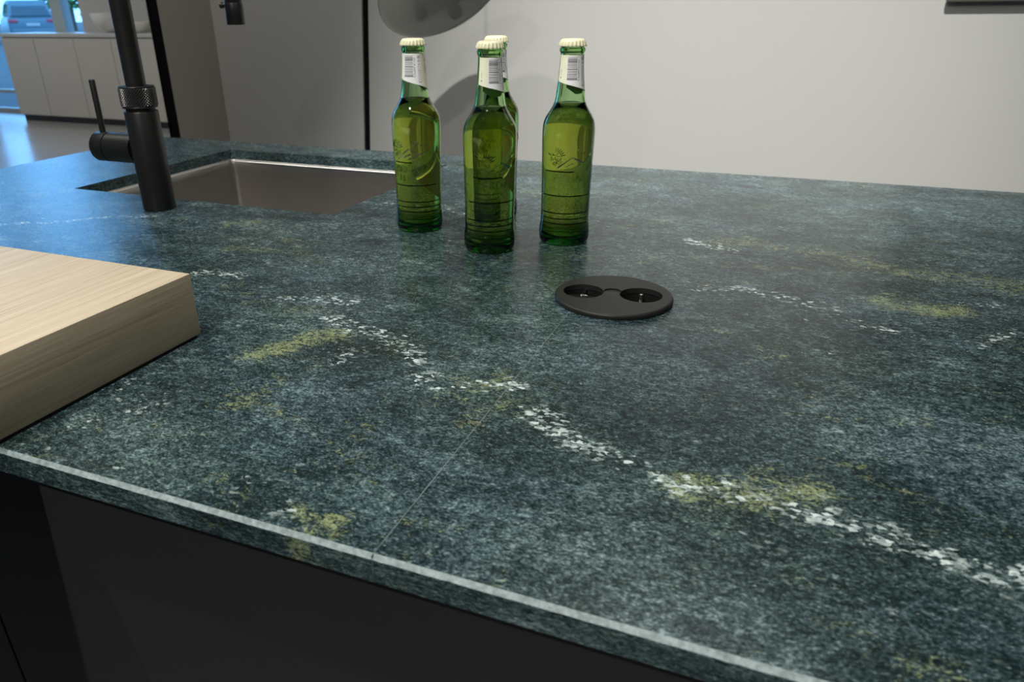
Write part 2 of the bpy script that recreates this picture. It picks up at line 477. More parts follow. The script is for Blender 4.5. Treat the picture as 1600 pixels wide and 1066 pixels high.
# far glazed front
struct(box('wall_far', -8.00, RX1, GLASS_Y, GLASS_Y + 0.25, FLOOR, CEIL - 0.001, MT['room']), 'pale wall beside the shop window')
posts = [-15.93, -13.95, -12.05, -10.15, -8.36]
for i in range(len(posts)):
    xa = posts[i] + 0.09
    xb = (posts[i + 1] - 0.09) if i + 1 < len(posts) else -8.00
    w = empty('window_%d' % (i + 1), (0, GLASS_Y, 0)); struct(w, 'tall shop window pane facing the car park')
    bm = box_bm(xa - 0.18, xa, -0.02, 0.10, FLOOR, CEIL - 0.002)
    bm_obj('window_post', bm, MT['frame_grey'], w)
    box('window_rail', xa, xb, 0.0, 0.08, FLOOR, FLOOR + 0.05, MT['frame_grey'], w)
    box('window_rail', xa, xb, 0.0, 0.08, FLOOR + 0.24, FLOOR + 0.28, MT['frame_grey'], w)
    box('window_rail', xa, xb, 0.0, 0.08, CEIL - 0.08, CEIL - 0.002, MT['frame_grey'], w)
    box('pane', xa, xb, 0.035, 0.045, FLOOR + 0.28, CEIL - 0.08, MT['pane'], w)
    box('pane', xa, xb, 0.035, 0.045, FLOOR + 0.05, FLOOR + 0.24, MT['pane'], w)

# ------------------------------------------------------------------ island: cabinets
ISL_X0, ISL_X1, ISL_Y0, ISL_Y1 = -1.350, 1.35, 0.2635, 1.3600
TH = 0.0180
CAB_Y0 = 0.288
def cabinet(x0, x1, label, group='island base cabinets', end=False):
    t = empty('island_cabinet', (x0, CAB_Y0, FLOOR), label, 'cabinet', group)
    w = x1 - x0
    D = ISL_Y1 - 0.03 - CAB_Y0; H = -TH - FLOOR
    p = 0.018
    box('side_panel', 0.0005, p, 0.022, D, 0.08, H - 0.0005, MT['carcass'], t)
    box('side_panel', w - p, w - 0.0005, 0.022, D, 0.08, H - 0.0005, MT['carcass'], t)
    box('bottom_panel', p, w - p, 0.022, D - p, 0.08, 0.098, MT['carcass'], t)
    box('back_panel', p, w - p, D - p, D, 0.08, H - 0.0005, MT['cab'], t)
    box('top_rail', p, w - p, 0.030, 0.048, H - 0.07, H - 0.0005, MT['carcass'], t)
    box('plinth', 0.0005, w - 0.0005, 0.06, 0.075, 0.0, 0.08, MT['carcass'], t)
    box('door', 0.0022, w - 0.0022, 0.0, 0.020, 0.085, H - 0.012, MT['cab'], t, 0.001, 1)
    return t
cabinet(-1.335, -0.573, 'dark anthracite base cabinet under the sink end of the island')
cabinet(-0.573, 0.350, 'dark anthracite base cabinet with a wide plain door below the stone edge')
cabinet(0.350, 1.335, 'dark anthracite base cabinet at the far right end of the island')

# ------------------------------------------------------------------ island: stone worktop
FEATURES = [
('v',0.006,0.80,[(-0.589,0.604),(-0.564,0.616),(-0.529,0.611)]),
('v',0.007,0.65,[(-0.455,0.572),(-0.416,0.581),(-0.375,0.581)]),
('v',0.008,0.90,[(-0.370,0.549),(-0.337,0.540),(-0.306,0.526),(-0.265,0.494),(-0.238,0.474)]),
('v',0.007,0.45,[(-0.255,0.476),(-0.239,0.461)]),
('v',0.006,0.70,[(-0.219,0.458),(-0.197,0.471),(-0.175,0.482)]),
('v',0.007,0.70,[(-0.179,0.470),(-0.166,0.469)]),
('v',0.008,0.95,[(-0.138,0.440),(-0.119,0.431),(-0.099,0.418),(-0.075,0.414)]),
('v',0.008,0.70,[(-0.065,0.399),(-0.052,0.395),(-0.029,0.383)]),
('v',0.007,0.60,[(-0.029,0.383),(0.002,0.395),(0.034,0.404)]),
('v',0.009,1.00,[(0.034,0.397),(0.051,0.391),(0.067,0.383),(0.085,0.378)]),
('v',0.008,1.00,[(0.085,0.378),(0.100,0.374),(0.120,0.370),(0.144,0.369)]),
('v',0.004,0.80,[(-0.990,0.669),(-0.929,0.710),(-0.884,0.746),(-0.825,0.787)]),
('v',0.008,0.90,[(-0.093,0.923),(-0.073,0.916),(-0.050,0.905)]),
('v',0.008,0.55,[(-0.058,0.756),(-0.025,0.769),(0.024,0.752),(0.059,0.734)]),
('v',0.007,0.50,[(0.079,0.708),(0.109,0.696)]),
('v',0.006,0.50,[(0.168,0.689),(0.209,0.724)]),
('v',0.006,0.40,[(0.047,0.629),(0.057,0.612)]),
('v',0.006,0.50,[(-0.459,0.979),(-0.405,0.948)]),
('v',0.006,0.40,[(-0.332,0.956),(-0.305,0.985),(-0.271,1.029)]),
('v',0.006,0.35,[(-0.599,0.979),(-0.533,0.960)]),
('v',0.012,0.30,[(-0.507,0.396),(-0.401,0.343),(-0.434,0.310)]),
('v',0.006,0.50,[(-0.317,0.468),(-0.318,0.487)]),
('v',0.006,0.40,[(-0.187,0.341),(-0.179,0.335)]),
('v',0.005,0.50,[(0.177,0.798),(0.204,0.803)]),
('o',0.014,0.95,[(-0.392,0.447),(-0.379,0.467),(-0.365,0.495),(-0.343,0.516)]),
('o',0.014,0.50,[(-0.367,0.451),(-0.326,0.454),(-0.344,0.410)]),
('o',0.020,0.65,[(-0.068,0.939),(-0.009,0.941),(0.054,0.923),(0.093,0.900)]),
('o',0.022,0.70,[(0.087,0.902),(0.136,0.885),(0.171,0.883),(0.236,0.866)]),
('o',0.012,0.90,[(0.099,0.773),(0.115,0.769)]),
('o',0.013,1.00,[(0.131,0.771),(0.166,0.778)]),
('o',0.013,0.60,[(0.111,0.797),(0.139,0.793)]),
('o',0.012,0.85,[(-0.029,0.382),(-0.008,0.392),(0.013,0.399),(0.037,0.416),(0.049,0.415)]),
('o',0.006,0.90,[(-0.225,0.285),(-0.211,0.281),(-0.203,0.285)]),
('o',0.005,0.90,[(-0.218,0.263),(-0.207,0.272),(-0.200,0.271)]),
('o',0.005,0.60,[(-0.307,0.288),(-0.295,0.298),(-0.287,0.285)]),
('o',0.006,0.50,[(-0.261,0.311),(-0.252,0.318)]),
('o',0.008,0.50,[(-0.247,0.364),(-0.243,0.391),(-0.246,0.376)]),
('o',0.014,0.60,[(-0.171,0.408),(-0.165,0.428),(-0.155,0.441)]),
('o',0.010,0.60,[(0.098,0.518),(0.116,0.530)]),
('o',0.012,0.60,[(-0.621,0.685),(-0.581,0.706),(-0.531,0.714),(-0.474,0.682)]),
('o',0.016,0.35,[(-0.169,0.734),(-0.141,0.779),(-0.117,0.819),(-0.088,0.766)]),
('o',0.010,0.60,[(-0.200,0.942),(-0.171,0.981),(-0.142,1.009)]),
('o',0.012,0.45,[(-0.031,0.674),(-0.012,0.641)]),
('o',0.010,0.50,[(-0.057,0.777),(-0.026,0.789)]),
('o',0.008,0.50,[(0.063,0.302),(0.065,0.297)]),
('o',0.008,0.60,[(0.078,0.283),(0.088,0.289),(0.103,0.289)]),
('o',0.008,0.50,[(-0.009,0.367),(0.000,0.377),(-0.005,0.359)]),
('o',0.010,0.40,[(0.033,0.335),(0.045,0.332)]),
('o',0.015,0.45,[(-0.444,0.287),(-0.430,0.307),(-0.415,0.327)]),
('o',0.012,0.35,[(-0.521,0.517),(-0.492,0.493)]),
('o',0.014,0.35,[(-0.234,0.504),(-0.214,0.539),(-0.240,0.544)]),
('o',0.010,0.40,[(-0.347,0.614),(-0.311,0.658)]),
('o',0.014,0.40,[(-0.439,0.935),(-0.404,0.967),(-0.314,0.956)]),
('o',0.012,0.50,[(-0.807,0.756),(-0.762,0.788),(-0.754,0.754)]),
('o',0.015,0.45,[(-0.693,0.734),(-0.611,0.733),(-0.548,0.699)]),
('o',0.012,0.50,[(0.157,0.546),(0.173,0.535)]),
('o',0.010,0.40,[(0.176,0.693),(0.205,0.726)]),
('o',0.012,0.40,[(0.117,0.804),(0.158,0.820)]),
('o',0.020,0.30,[(-0.170,1.233),(-0.093,1.251)]),
('o',0.012,0.30,[(-0.386,0.734),(-0.448,0.723)]),
('o',0.008,0.50,[(-0.157,0.268),(-0.147,0.278)]),
('c',0.050,0.80,[(-0.143,0.567),(-0.090,0.523),(-0.056,0.525)]),
('c',0.060,0.90,[(-0.108,0.311),(-0.070,0.304),(-0.036,0.302),(-0.003,0.286)]),
('c',0.050,0.70,[(-0.268,0.417),(-0.208,0.364),(-0.159,0.337)]),
('c',0.100,0.30,[(-0.162,1.186),(-0.040,1.185),(0.064,1.181),(0.145,1.172)]),
('c',0.060,0.50,[(-0.069,0.818),(0.029,0.811)]),
('c',0.060,0.50,[(-0.370,0.702),(-0.402,0.644)]),
('c',0.060,0.60,[(0.098,0.542),(0.163,0.481)]),
('c',0.050,0.50,[(-0.184,0.551),(-0.190,0.521),(-0.205,0.489)]),
('c',0.050,0.50,[(-0.400,0.270),(-0.354,0.306)]),
('c',0.050,-0.80,[(-0.037,0.489),(0.036,0.471),(0.091,0.452),(0.154,0.436)]),
('c',0.040,-0.80,[(-0.036,0.831),(0.078,0.830)]),
('c',0.050,-0.70,[(0.152,0.729),(0.206,0.705)]),
('c',0.050,-0.70,[(-0.282,0.610),(-0.313,0.563),(-0.323,0.511)]),
('c',0.040,-0.70,[(-0.371,0.377),(-0.330,0.416),(-0.303,0.476)]),
('c',0.040,-0.70,[(-0.134,0.450),(-0.081,0.424),(-0.019,0.416)]),
('c',0.050,-0.60,[(0.007,0.346),(0.068,0.344),(0.133,0.325)]),
('c',0.030,-0.80,[(-0.283,0.272),(-0.237,0.284),(-0.184,0.274)]),
('c',0.040,-0.60,[(-0.149,0.266),(-0.136,0.332),(-0.130,0.396)]),
('c',0.050,-0.70,[(-0.104,0.645),(-0.017,0.617),(0.057,0.619)]),
('c',0.030,-0.80,[(-0.173,0.701),(-0.212,0.938)]),
('c',0.040,-0.50,[(0.195,1.272),(0.306,1.232)])]

def seg_dist(P, a, b):
    a = np.array(a); b = np.array(b); d = b - a
    t = np.clip(((P - a) @ d) / max(d @ d, 1e-9), 0, 1)
    return np.hypot(*(P - a - t[:, None] * d).T)

def stone_attrs(P):
    out = dict(v=np.zeros(len(P)), o=np.zeros(len(P)), c=np.zeros(len(P)))
    # gentle wobble so the streaks do not follow straight segments
    wob = 0.006 * np.stack([np.sin(P[:, 1] * 61 + 1.3) + np.sin(P[:, 0] * 47 + P[:, 1] * 23), np.sin(P[:, 0] * 53 + 0.4) + np.sin(P[:, 1] * 41 - P[:, 0] * 31)], 1)
    Q = P + wob * 0.6
    for t, w, k, pts in FEATURES:
        far = np.mean([p[1] for p in pts])
        w = w * (1.0 + 0.5 * max(0, far - 0.6)) * (1.45 if t == 'v' else 1.7 if t == 'o' else 1.0)
        d = np.min([seg_dist(Q, a, b) for a, b in zip(pts, pts[1:])], 0)
        g = k * np.exp(-(d / w) ** 2)
        if t == 'c': out[t] += g
        else: out[t] = np.maximum(out[t], g)
    return out

SOC = (-0.1395, 0.6900)                  # centre of the socket cut-out
SK = (-1.075, -0.581, 0.8785, 1.270)     # sink cut-out
def axis(a, b, step, must):
    must = sorted([a, b] + [m for m in must if a < m < b])
    out = []
    for p, q in zip(must, must[1:]):
        n = max(1, int(round((q - p) / step)))
        out += list(np.linspace(p, q, n + 1)[:-1])
    return np.array(out + [b])

CH = 0.0026
def slab(name, x0, x1, parent):
    xs = axis(x0, x1, 0.005, SK[:2])
    ys = axis(ISL_Y0 + CH, ISL_Y1, 0.005, SK[2:])
    nx, ny = len(xs), len(ys)
    X, Y = np.meshgrid(xs, ys, indexing='ij')
    V = [np.stack([X.ravel(), Y.ravel(), np.zeros(nx * ny)], 1)]
    cxs, cys = (xs[:-1] + xs[1:]) / 2, (ys[:-1] + ys[1:]) / 2
    F = []; MI = []
    hole = (cxs[:, None] > SK[0]) & (cxs[:, None] < SK[1]) & (cys[None] > SK[2]) & (cys[None] < SK[3])
    hole |= np.hypot(cxs[:, None] - SOC[0], cys[None] - SOC[1]) < 0.0525
    idx = lambda i, j: i * ny + j
    for i in range(nx - 1):
        for j in range(ny - 1):
            if not hole[i, j]:
                F.append((idx(i, j), idx(i + 1, j), idx(i + 1, j + 1), idx(i, j + 1))); MI.append(0)
    n0 = nx * ny
    # chamfer, front face and underside along the front edge
    rng2 = np.random.default_rng(3)
    jit = rng2.normal(0, 0.00012, nx)
    rows = [(ISL_Y0, -CH), (ISL_Y0, -TH / 2), (ISL_Y0, -TH), (ISL_Y1, -TH)]
    for q, (yy, zz) in enumerate(rows):
        V.append(np.stack([xs, np.full(nx, yy), np.full(nx, zz) + (jit if q == 0 else 0)], 1))
    prev = [idx(i, 0) for i in range(nx)]
    for q in range(4):
        cur = [n0 + q * nx + i for i in range(nx)]
        if q == 3:
            for i in range(nx - 1):       # underside, left open below the cut-out
                pass
        else:
            for i in range(nx - 1):
                F.append((prev[i], cur[i], cur[i + 1], prev[i + 1])); MI.append(2 if q == 0 else 1)
        prev = cur
    n1 = n0 + 4 * nx
    V = list(np.concatenate(V))
    def strip(pa, pb, flip, mi=1):
        # vertical face from the top edge (points along pa..pb polyline) down to -TH
        nonlocal V
        base = len(V)
        for (a, b) in pa: V.append((a, b, 0.0))
        for (a, b) in pa: V.append((a, b, -TH))
        n = len(pa)
        for i in range(n - 1):
            q = (base + i, base + i + 1, base + n + i + 1, base + n + i)
            F.append(q[::-1] if flip else q); MI.append(mi)
    yy = [y for y in ys]
    strip([(x0, ISL_Y0 + CH)] + [(x0, y) for y in yy[1:]], None, True)
    strip([(x1, ISL_Y0 + CH)] + [(x1, y) for y in yy[1:]], None, False)
    strip([(x, ISL_Y1) for x in xs], None, False)
    if x0 < SK[0]:
        hx = [x for x in xs if SK[0] - 1e-6 <= x <= SK[1] + 1e-6]; hy = [y for y in ys if SK[2] - 1e-6 <= y <= SK[3] + 1e-6]
        strip([(x, SK[2]) for x in hx], None, True)
        strip([(x, SK[3]) for x in hx], None, True)
        strip([(SK[0], y) for y in hy], None, False)
        strip([(SK[1], y) for y in hy], None, True)
        under = [(x0, SK[0], ISL_Y0, ISL_Y1), (SK[1], x1, ISL_Y0, ISL_Y1), (SK[0], SK[1], ISL_Y0, SK[2]), (SK[0], SK[1], SK[3], ISL_Y1)]
    else:
        under = [(x0, x1, ISL_Y0, ISL_Y1)]
    for (a, b, c, d) in under:
        base = len(V)
        V += [(a, c, -TH), (b, c, -TH), (b, d, -TH), (a, d, -TH)]
        F.append((base + 3, base + 2, base + 1, base)); MI.append(1)
    o = mesh_obj(name, V, F, None, parent, mats=[MT['stone'], MT['stone_edge'], MT['chamfer']], midx=MI)
    P = np.array([(v[0], v[1]) for v in V])
    A = stone_attrs(P)
    for nm, key in (('vein', 'v'), ('ochre', 'o'), ('cloud', 'c')):
        at = o.data.attributes.new(nm, 'FLOAT', 'POINT')
        at.data.foreach_set('value', A[key].astype(np.float32))
    return o

top = empty('stone_worktop', (0, 0, 0), 'dark green stone island worktop with pale veins and a faint glued joint', 'worktop')
SEAM = -0.1700
slab('slab', ISL_X0, SEAM - 0.0003, top)
slab('slab', SEAM + 0.0003, ISL_X1, top)
for ya, yb in ((ISL_Y0 + 0.0002, SOC[1] - 0.046), (SOC[1] + 0.046, ISL_Y1 - 0.0002)):
    box('seam', SEAM - 0.0003, SEAM + 0.0003, ya, yb, -TH, 0.00004, MT['seam'], top)['label'] = 'thin pale joint line'

# ------------------------------------------------------------------ sink
def rrect(x0, x1, y0, y1, r, n=6):
    out = []
    for cx, cy, a0 in ((x1 - r, y1 - r, 0), (x0 + r, y1 - r, 90), (x0 + r, y0 + r, 180), (x1 - r, y0 + r, 270)):
        for k in range(n + 1):
            a = math.radians(a0 + 90 * k / n)
            out.append((cx + r * math.cos(a), cy + r * math.sin(a)))
    return out
sink = empty('sink', ((SK[0] + SK[1]) / 2, (SK[2] + SK[3]) / 2, -TH), 'brushed stainless steel undermount sink set into the green stone', 'sink')
hw, hd = (SK[1] - SK[0]) / 2, (SK[3] - SK[2]) / 2
bm = bmesh.new()
levels = [(0.022, 0.022, -0.0006), (-0.003, 0.012, -0.0006), (-0.0035, 0.012, -0.0016), (-0.004, 0.012, -0.02), (-0.005, 0.013, -0.165), (-0.009, 0.014, -0.178), (-0.016, 0.016, -0.184), (-0.05, 0.02, -0.186)]
rings = []
for off, rad, z in levels:
    rings.append([bm.verts.new((x, y, z)) for x, y in rrect(-hw - off, hw + off, -hd - off, hd + off, max(rad, 0.004))])
for a, b in zip(rings, rings[1:]):
    n = len(a)
    for k in range(n):
        bm.faces.new((a[k], a[(k + 1) % n], b[(k + 1) % n], b[k]))
bm.faces.new(rings[-1])
bm_obj('basin', bm, MT['steel'], sink, autosmooth=0.7)
lathe_obj('drain', [(0.045, -0.1858), (0.045, -0.1845), (0.040, -0.1838), (0.036, -0.1848), (0.010, -0.1846), (0.009, -0.1830), (0.0005, -0.1826)], MT['chrome'], sink)
def lip(name, p, q, inward):
    # bright folded lip under the stone: a small bar with a sloping face towards the bowl
    p, q, n = Vector(p), Vector(q), Vector(inward)
    sec = [(0.0, -0.0003), (0.0018, -0.0003), (0.0045, -0.0034), (0.0045, -0.0044), (0.0, -0.0044)]
    v = [tuple(p + n * a + Vector((0, 0, z))) for a, z in sec] + [tuple(q + n * a + Vector((0, 0, z))) for a, z in sec]
    k = len(sec)
    f = [tuple(range(k)), tuple(reversed(range(k, 2 * k)))] + [(i, i + k, (i + 1) % k + k, (i + 1) % k) for i in range(k)]
    bm = bmesh.new(); vs = [bm.verts.new(x) for x in v]
    for x in f: bm.faces.new([vs[i] for i in x])
    return bm_obj(name, bm, MT['lip'], sink)
lip('rim', (-hw, hd, 0), (hw, hd, 0), (0, -1, 0))
lip('rim', (-hw, -hd, 0), (-hw, hd - 0.0046, 0), (1, 0, 0))
lip('rim', (hw, -hd, 0), (hw, hd - 0.0046, 0), (-1, 0, 0))
lip('rim', (-hw + 0.0046, -hd, 0), (hw - 0.0046, -hd, 0), (0, 1, 0))

# ------------------------------------------------------------------ faucet
FX, FY = -0.841, 0.823
fau = empty('faucet', (FX, FY, 0.0), 'black matt mixer tap with knurled collar and side lever beside the sink', 'tap')
lathe_obj('body', [(0.0222, 0.0), (0.0226, 0.0012), (0.0226, 0.134), (0.0218, 0.1355), (0.0185, 0.1357)], MT['black'], fau, n=64)
lathe_obj('collar_groove', [(0.0192, 0.1350), (0.0192, 0.1400)], MT['groove'], fau, n=48)
# knurled collar: diamond pyramids
def knurled_ring(r, z0, z1, nu, nv, depth):
    v, f = [], []
    dz = (z1 - z0) / nv
    # corners ring j (0..nv) staggered; rhombi centred between rows
    rows = []
    for j in range(nv + 1):
        off = 0.5 * (j % 2)
        rows.append(len(v))
        for i in range(nu):
            a = 2 * PI * (i + off) / nu
            v.append((r * math.cos(a), r * math.sin(a), z0 + dz * j))
    for j in range(1, nv):                       # rhombus: left,right in row j, bottom row j-1, top row j+1
        off = 0.5 * (j % 2)
        for i in range(nu):
            a = 2 * PI * (i + off + 0.5) / nu
            c = len(v); v.append(((r + depth) * math.cos(a), (r + depth) * math.sin(a), z0 + dz * j))
            l = rows[j] + i; rr = rows[j] + (i + 1) % nu
            k = i + (1 if j % 2 else 0)
            b = rows[j - 1] + k % nu; t = rows[j + 1] + k % nu
            f += [(l, b, c), (b, rr, c), (rr, t, c), (t, l, c)]
    # half diamonds at the two rims
    for i in range(nu):
        f.append((rows[0] + i, rows[0] + (i + 1) % nu, rows[1] + i))
        tr = rows[nv]; k = (nv % 2)
        lo = rows[nv - 1] + ((i + 1) % nu if k else i)
        f.append((tr + (i + 1) % nu, tr + i, lo))
    return v, f
v, f = knurled_ring(0.0228, 0.1415, 0.1662, 38, 13, 0.0017)
lathe_obj('collar', [(0.0190, 0.1398), (0.0228, 0.1398), (0.0234, 0.1406), (0.0232, 0.1418), (0.0228, 0.1425), (0.0228, 0.1655), (0.0232, 0.1660), (0.0234, 0.1668), (0.0230, 0.1676), (0.0150, 0.1676)], MT['black'], fau, n=64)
col_o = [c for c in fau.children if c.name.startswith('collar') and 'groove' not in c.name][0]
mesh_obj('knurling', v, f, MT['knurl'], col_o)
# neck: up, over and down to the outlet above the sink
NR = 0.0133
RA = 0.114
path = [(0, 0, 0.1676), (0, 0, 0.25), (0, 0, 0.345)]
for k in range(1, 25):
    a = PI * k / 24
    path.append((0.0, RA - RA * math.cos(a), 0.345 + RA * math.sin(a)))
path += [(0.0, 2 * RA, 0.31), (0.0, 2 * RA, 0.268)]
bm_obj('neck', tube(path, NR, 40), MT['black'], fau, autosmooth=0.7)
sp = lathe_obj('outlet', [(0.0115, 0.238), (0.0136, 0.238), (0.0140, 0.2390), (0.0140, 0.2675), (0.0133, 0.2690)], MT['black'], fau, n=48, loc=(0, 2 * RA, 0))
lathe_obj('aerator', [(0.0005, 0.2392), (0.0112, 0.2392), (0.0112, 0.2384)], MT['groove'], sp, n=32)
bm_obj('button', tube([(-0.012, 0, 0.2655), (-0.019, 0, 0.2655), (-0.0205, 0, 0.2655), (-0.0245, 0, 0.2655), (-0.0255, 0, 0.2655)], [0.0030, 0.0030, 0.0044, 0.0046, 0.0036], 24), MT['black'], sp, autosmooth=0.7)
box('slot', -0.0143, -0.0125, -0.004, 0.0012, 0.2392, 0.266, MT['groove'], sp)
# side valve and lever
VZ = 0.0835
sv = bm_obj('side_valve', tube([(-0.018, 0, VZ), (-0.0675, 0, VZ)], 0.0205, 56), MT['black'], fau, autosmooth=0.7)
bm_obj('valve_groove', tube([(-0.066, 0, VZ), (-0.0705, 0, VZ)], 0.0190, 40), MT['groove'], sv)
kn = bm_obj('valve_cap', tube([(-0.0695, 0, VZ), (-0.0698, 0, VZ), (-0.0905, 0, VZ), (-0.0930, 0, VZ), (-0.0935, 0, VZ)], [0.0200, 0.0206, 0.0206, 0.0188, 0.0160], 56), MT['black'], fau, autosmooth=0.8)
bm_obj('lever', tube([(-0.080, 0, VZ + 0.017), (-0.080, 0, VZ + 0.089), (-0.080, 0, VZ + 0.0905)], [0.0042, 0.0042, 0.0035], 24), MT['black'], kn, autosmooth=0.7)

# ------------------------------------------------------------------ oak block
ob = empty('oak_block', (-0.4570, 0.4660, 0.0), 'thick pale oak block overhanging the front edge of the worktop', 'board')
bm = box_bm(-0.62, 0.0, -0.42, 0.0, 0.0028, 0.0580, 0.0007, 2)
bm_obj('board', bm, MT['oak'], ob, autosmooth=0.5)
box('base_pad', -0.612, -0.0015, -0.198, -0.004, 0.0, 0.0028, MT['base_black'], ob)

# ------------------------------------------------------------------ socket unit
so = empty('socket_unit', (-0.1395, 0.6900, 0.0), 'round charcoal twin power socket let into the stone worktop', 'socket', rz=math.radians(9))
R = 0.0575
HOLES = [(-0.0295, 0.0015, 0.0198), (0.0265, 0.0015, 0.0205), (-0.0015, 0.0070, 0.0085)]
def disc_with_holes(R, holes, zt, zb):
    """flat disc with circular holes, built as triangulated fill"""
    bm = bmesh.new()
    edges = []
    def loop(cx, cy, r, n, z):
        vs = [bm.verts.new((cx + r * math.cos(2 * PI * k / n), cy + r * math.sin(2 * PI * k / n), z)) for k in range(n)]
        return vs, [bm.edges.new((vs[k], vs[(k + 1) % n])) for k in range(n)]
    outer, e = loop(0, 0, R - 0.0022, 96, zt); edges += e
    hl = []
    for cx, cy, r in holes:
        vs, e = loop(cx, cy, r, 48, zt); edges += e; hl.append((vs, cx, cy, r))
    bmesh.ops.triangle_fill(bm, use_beauty=True, use_dissolve=False, edges=edges)
    for fc in bm.faces:
        fc.normal_update()
        if fc.normal.z < 0: fc.normal_flip()
    # outer rounded rim
    prof = [(R - 0.0022, zt), (R - 0.0010, zt - 0.0005), (R - 0.0002, zt - 0.0015), (R, zt - 0.003), (R - 0.0006, zb)]
    prev = outer
    for r, z in prof[1:]:
        cur = [bm.verts.new((r * math.cos(2 * PI * k / 96), r * math.sin(2 * PI * k / 96), z)) for k in range(96)]
        for k in range(96):
            bm.faces.new((prev[k], cur[k], cur[(k + 1) % 96], prev[(k + 1) % 96]))
        prev = cur
    for vs, cx, cy, r in hl:
        n = len(vs)
        cur = [bm.verts.new((v.co.x, v.co.y, zb)) for v in vs]
        for k in range(n):
            bm.faces.new((vs[k], vs[(k + 1) % n], cur[(k + 1) % n], cur[k]))
    return bm
bm = disc_with_holes(R, HOLES, 0.0055, 0.0003)
bm_obj('cover_plate', bm, MT['socket'], so, autosmooth=0.5, recalc=False)
def rad_(d): return math.radians(d)
for hi, (cx, cy, r) in enumerate(HOLES[:2]):
    depth = -0.013
    well = lathe_obj('socket_well', [(0.0005, depth), (r - 0.001, depth), (r + 0.0006, depth + 0.001), (r + 0.0006, 0.0003)], MT['socket_dark'], so, n=48, cb=False, ct=False, loc=(cx, cy, 0))
    if hi == 0:
        fl = lathe_obj('shutter', [(0.0005, 0.0), (r - 0.0016, 0.0), (r - 0.0012, 0.0006), (r - 0.0016, 0.0012), (0.0005, 0.0012)], MT['socket_dark'], well, n=40, loc=(0.0004, 0, -0.0030), rot=(rad_(-10), rad_(3), 0))
        bm = box_bm(-0.0036, 0.0036, -0.0030, 0.0030, -0.0030, 0.0030, 0.0008, 2)
        o = bm_obj('earth_clip', bm, MT['chrome'], well, autosmooth=0.6); o.location = (0.0008, -0.0070, 0.0012); o.rotation_euler = (rad_(-12), rad_(8), rad_(14))
    else:
        lathe_obj('insert', [(0.0005, depth + 0.0045), (r - 0.004, depth + 0.0045), (r - 0.0032, depth + 0.0038), (r - 0.0032, depth)], MT['socket'], well, n=40)
        for px in (-0.0095, 0.0095):
            lathe_obj('pin_hole', [(0.0005, depth + 0.0047), (0.0026, depth + 0.0047), (0.0026, depth + 0.0044)], MT['groove'], well, n=20, loc=(px, 0, 0))
        for sy in (1, -1):
            bm = box_bm(-0.0019, 0.0019, 0.0105, 0.0150, depth + 0.002, 0.0022, 0.0007, 2)
            o = bm_obj('earth_clip', bm, MT['chrome'], well, autosmooth=0.6)
            if sy < 0: o.rotation_euler = (0, 0, PI)
cx, cy, r = HOLES[2]
lathe_obj('button', [(0.0005, 0.0046), (r - 0.0008, 0.0046), (r - 0.0003, 0.0042), (r - 0.0003, 0.0003)], MT['socket'], so, n=40, loc=(cx, cy, 0), rot=(rad_(-3.5), 0, 0))


# ------------------------------------------------------------------ bottles
PROFILE = [(0.0005, 0.0030), (0.0200, 0.0012), (0.0255, 0.0000), (0.0283, 0.0014), (0.0299, 0.0050), (0.0304, 0.0110), (0.0303, 0.0165), (0.0296, 0.0215), (0.0290, 0.0260), (0.0289, 0.0300),
           (0.0291, 0.0600), (0.0296, 0.0900), (0.0302, 0.1180), (0.0303, 0.1270), (0.0300, 0.1345), (0.0289, 0.1405), (0.0262, 0.1465), (0.0222, 0.1525), (0.0190, 0.1580), (0.0174, 0.1630), (0.0164, 0.1690),
           (0.0155, 0.1770), (0.0146, 0.1850), (0.0138, 0.1950), (0.0132, 0.2050), (0.0130, 0.2110), (0.0131, 0.2128), (0.0140, 0.2142), (0.0143, 0.2158), (0.0140, 0.2174), (0.0128, 0.2184), (0.0128, 0.2225), (0.0118, 0.2240), (0.0098, 0.2240)]
prof_s = smooth_profile(PROFILE, 3)
pr = np.array(PROFILE)
def r_out(z):
    q = pr[2:]
    return float(np.interp(z, q[:, 1], q[:, 0]))
WALLT = 0.0026
inner = []
for z in np.linspace(0.2238, 0.0052, 60):
    inner.append((max(r_out(z) - WALLT if z > 0.02 else (r_out(0.02) - WALLT) * math.sqrt(max(0.0, 1 - ((0.02 - z) / 0.0153) ** 2)) if z > 0.0047 else 0.0005, 0.0006), z))
inner = [(min(a, 0.0098 if z > 0.213 else 1), z) for a, z in inner]
FILL = 0.1610
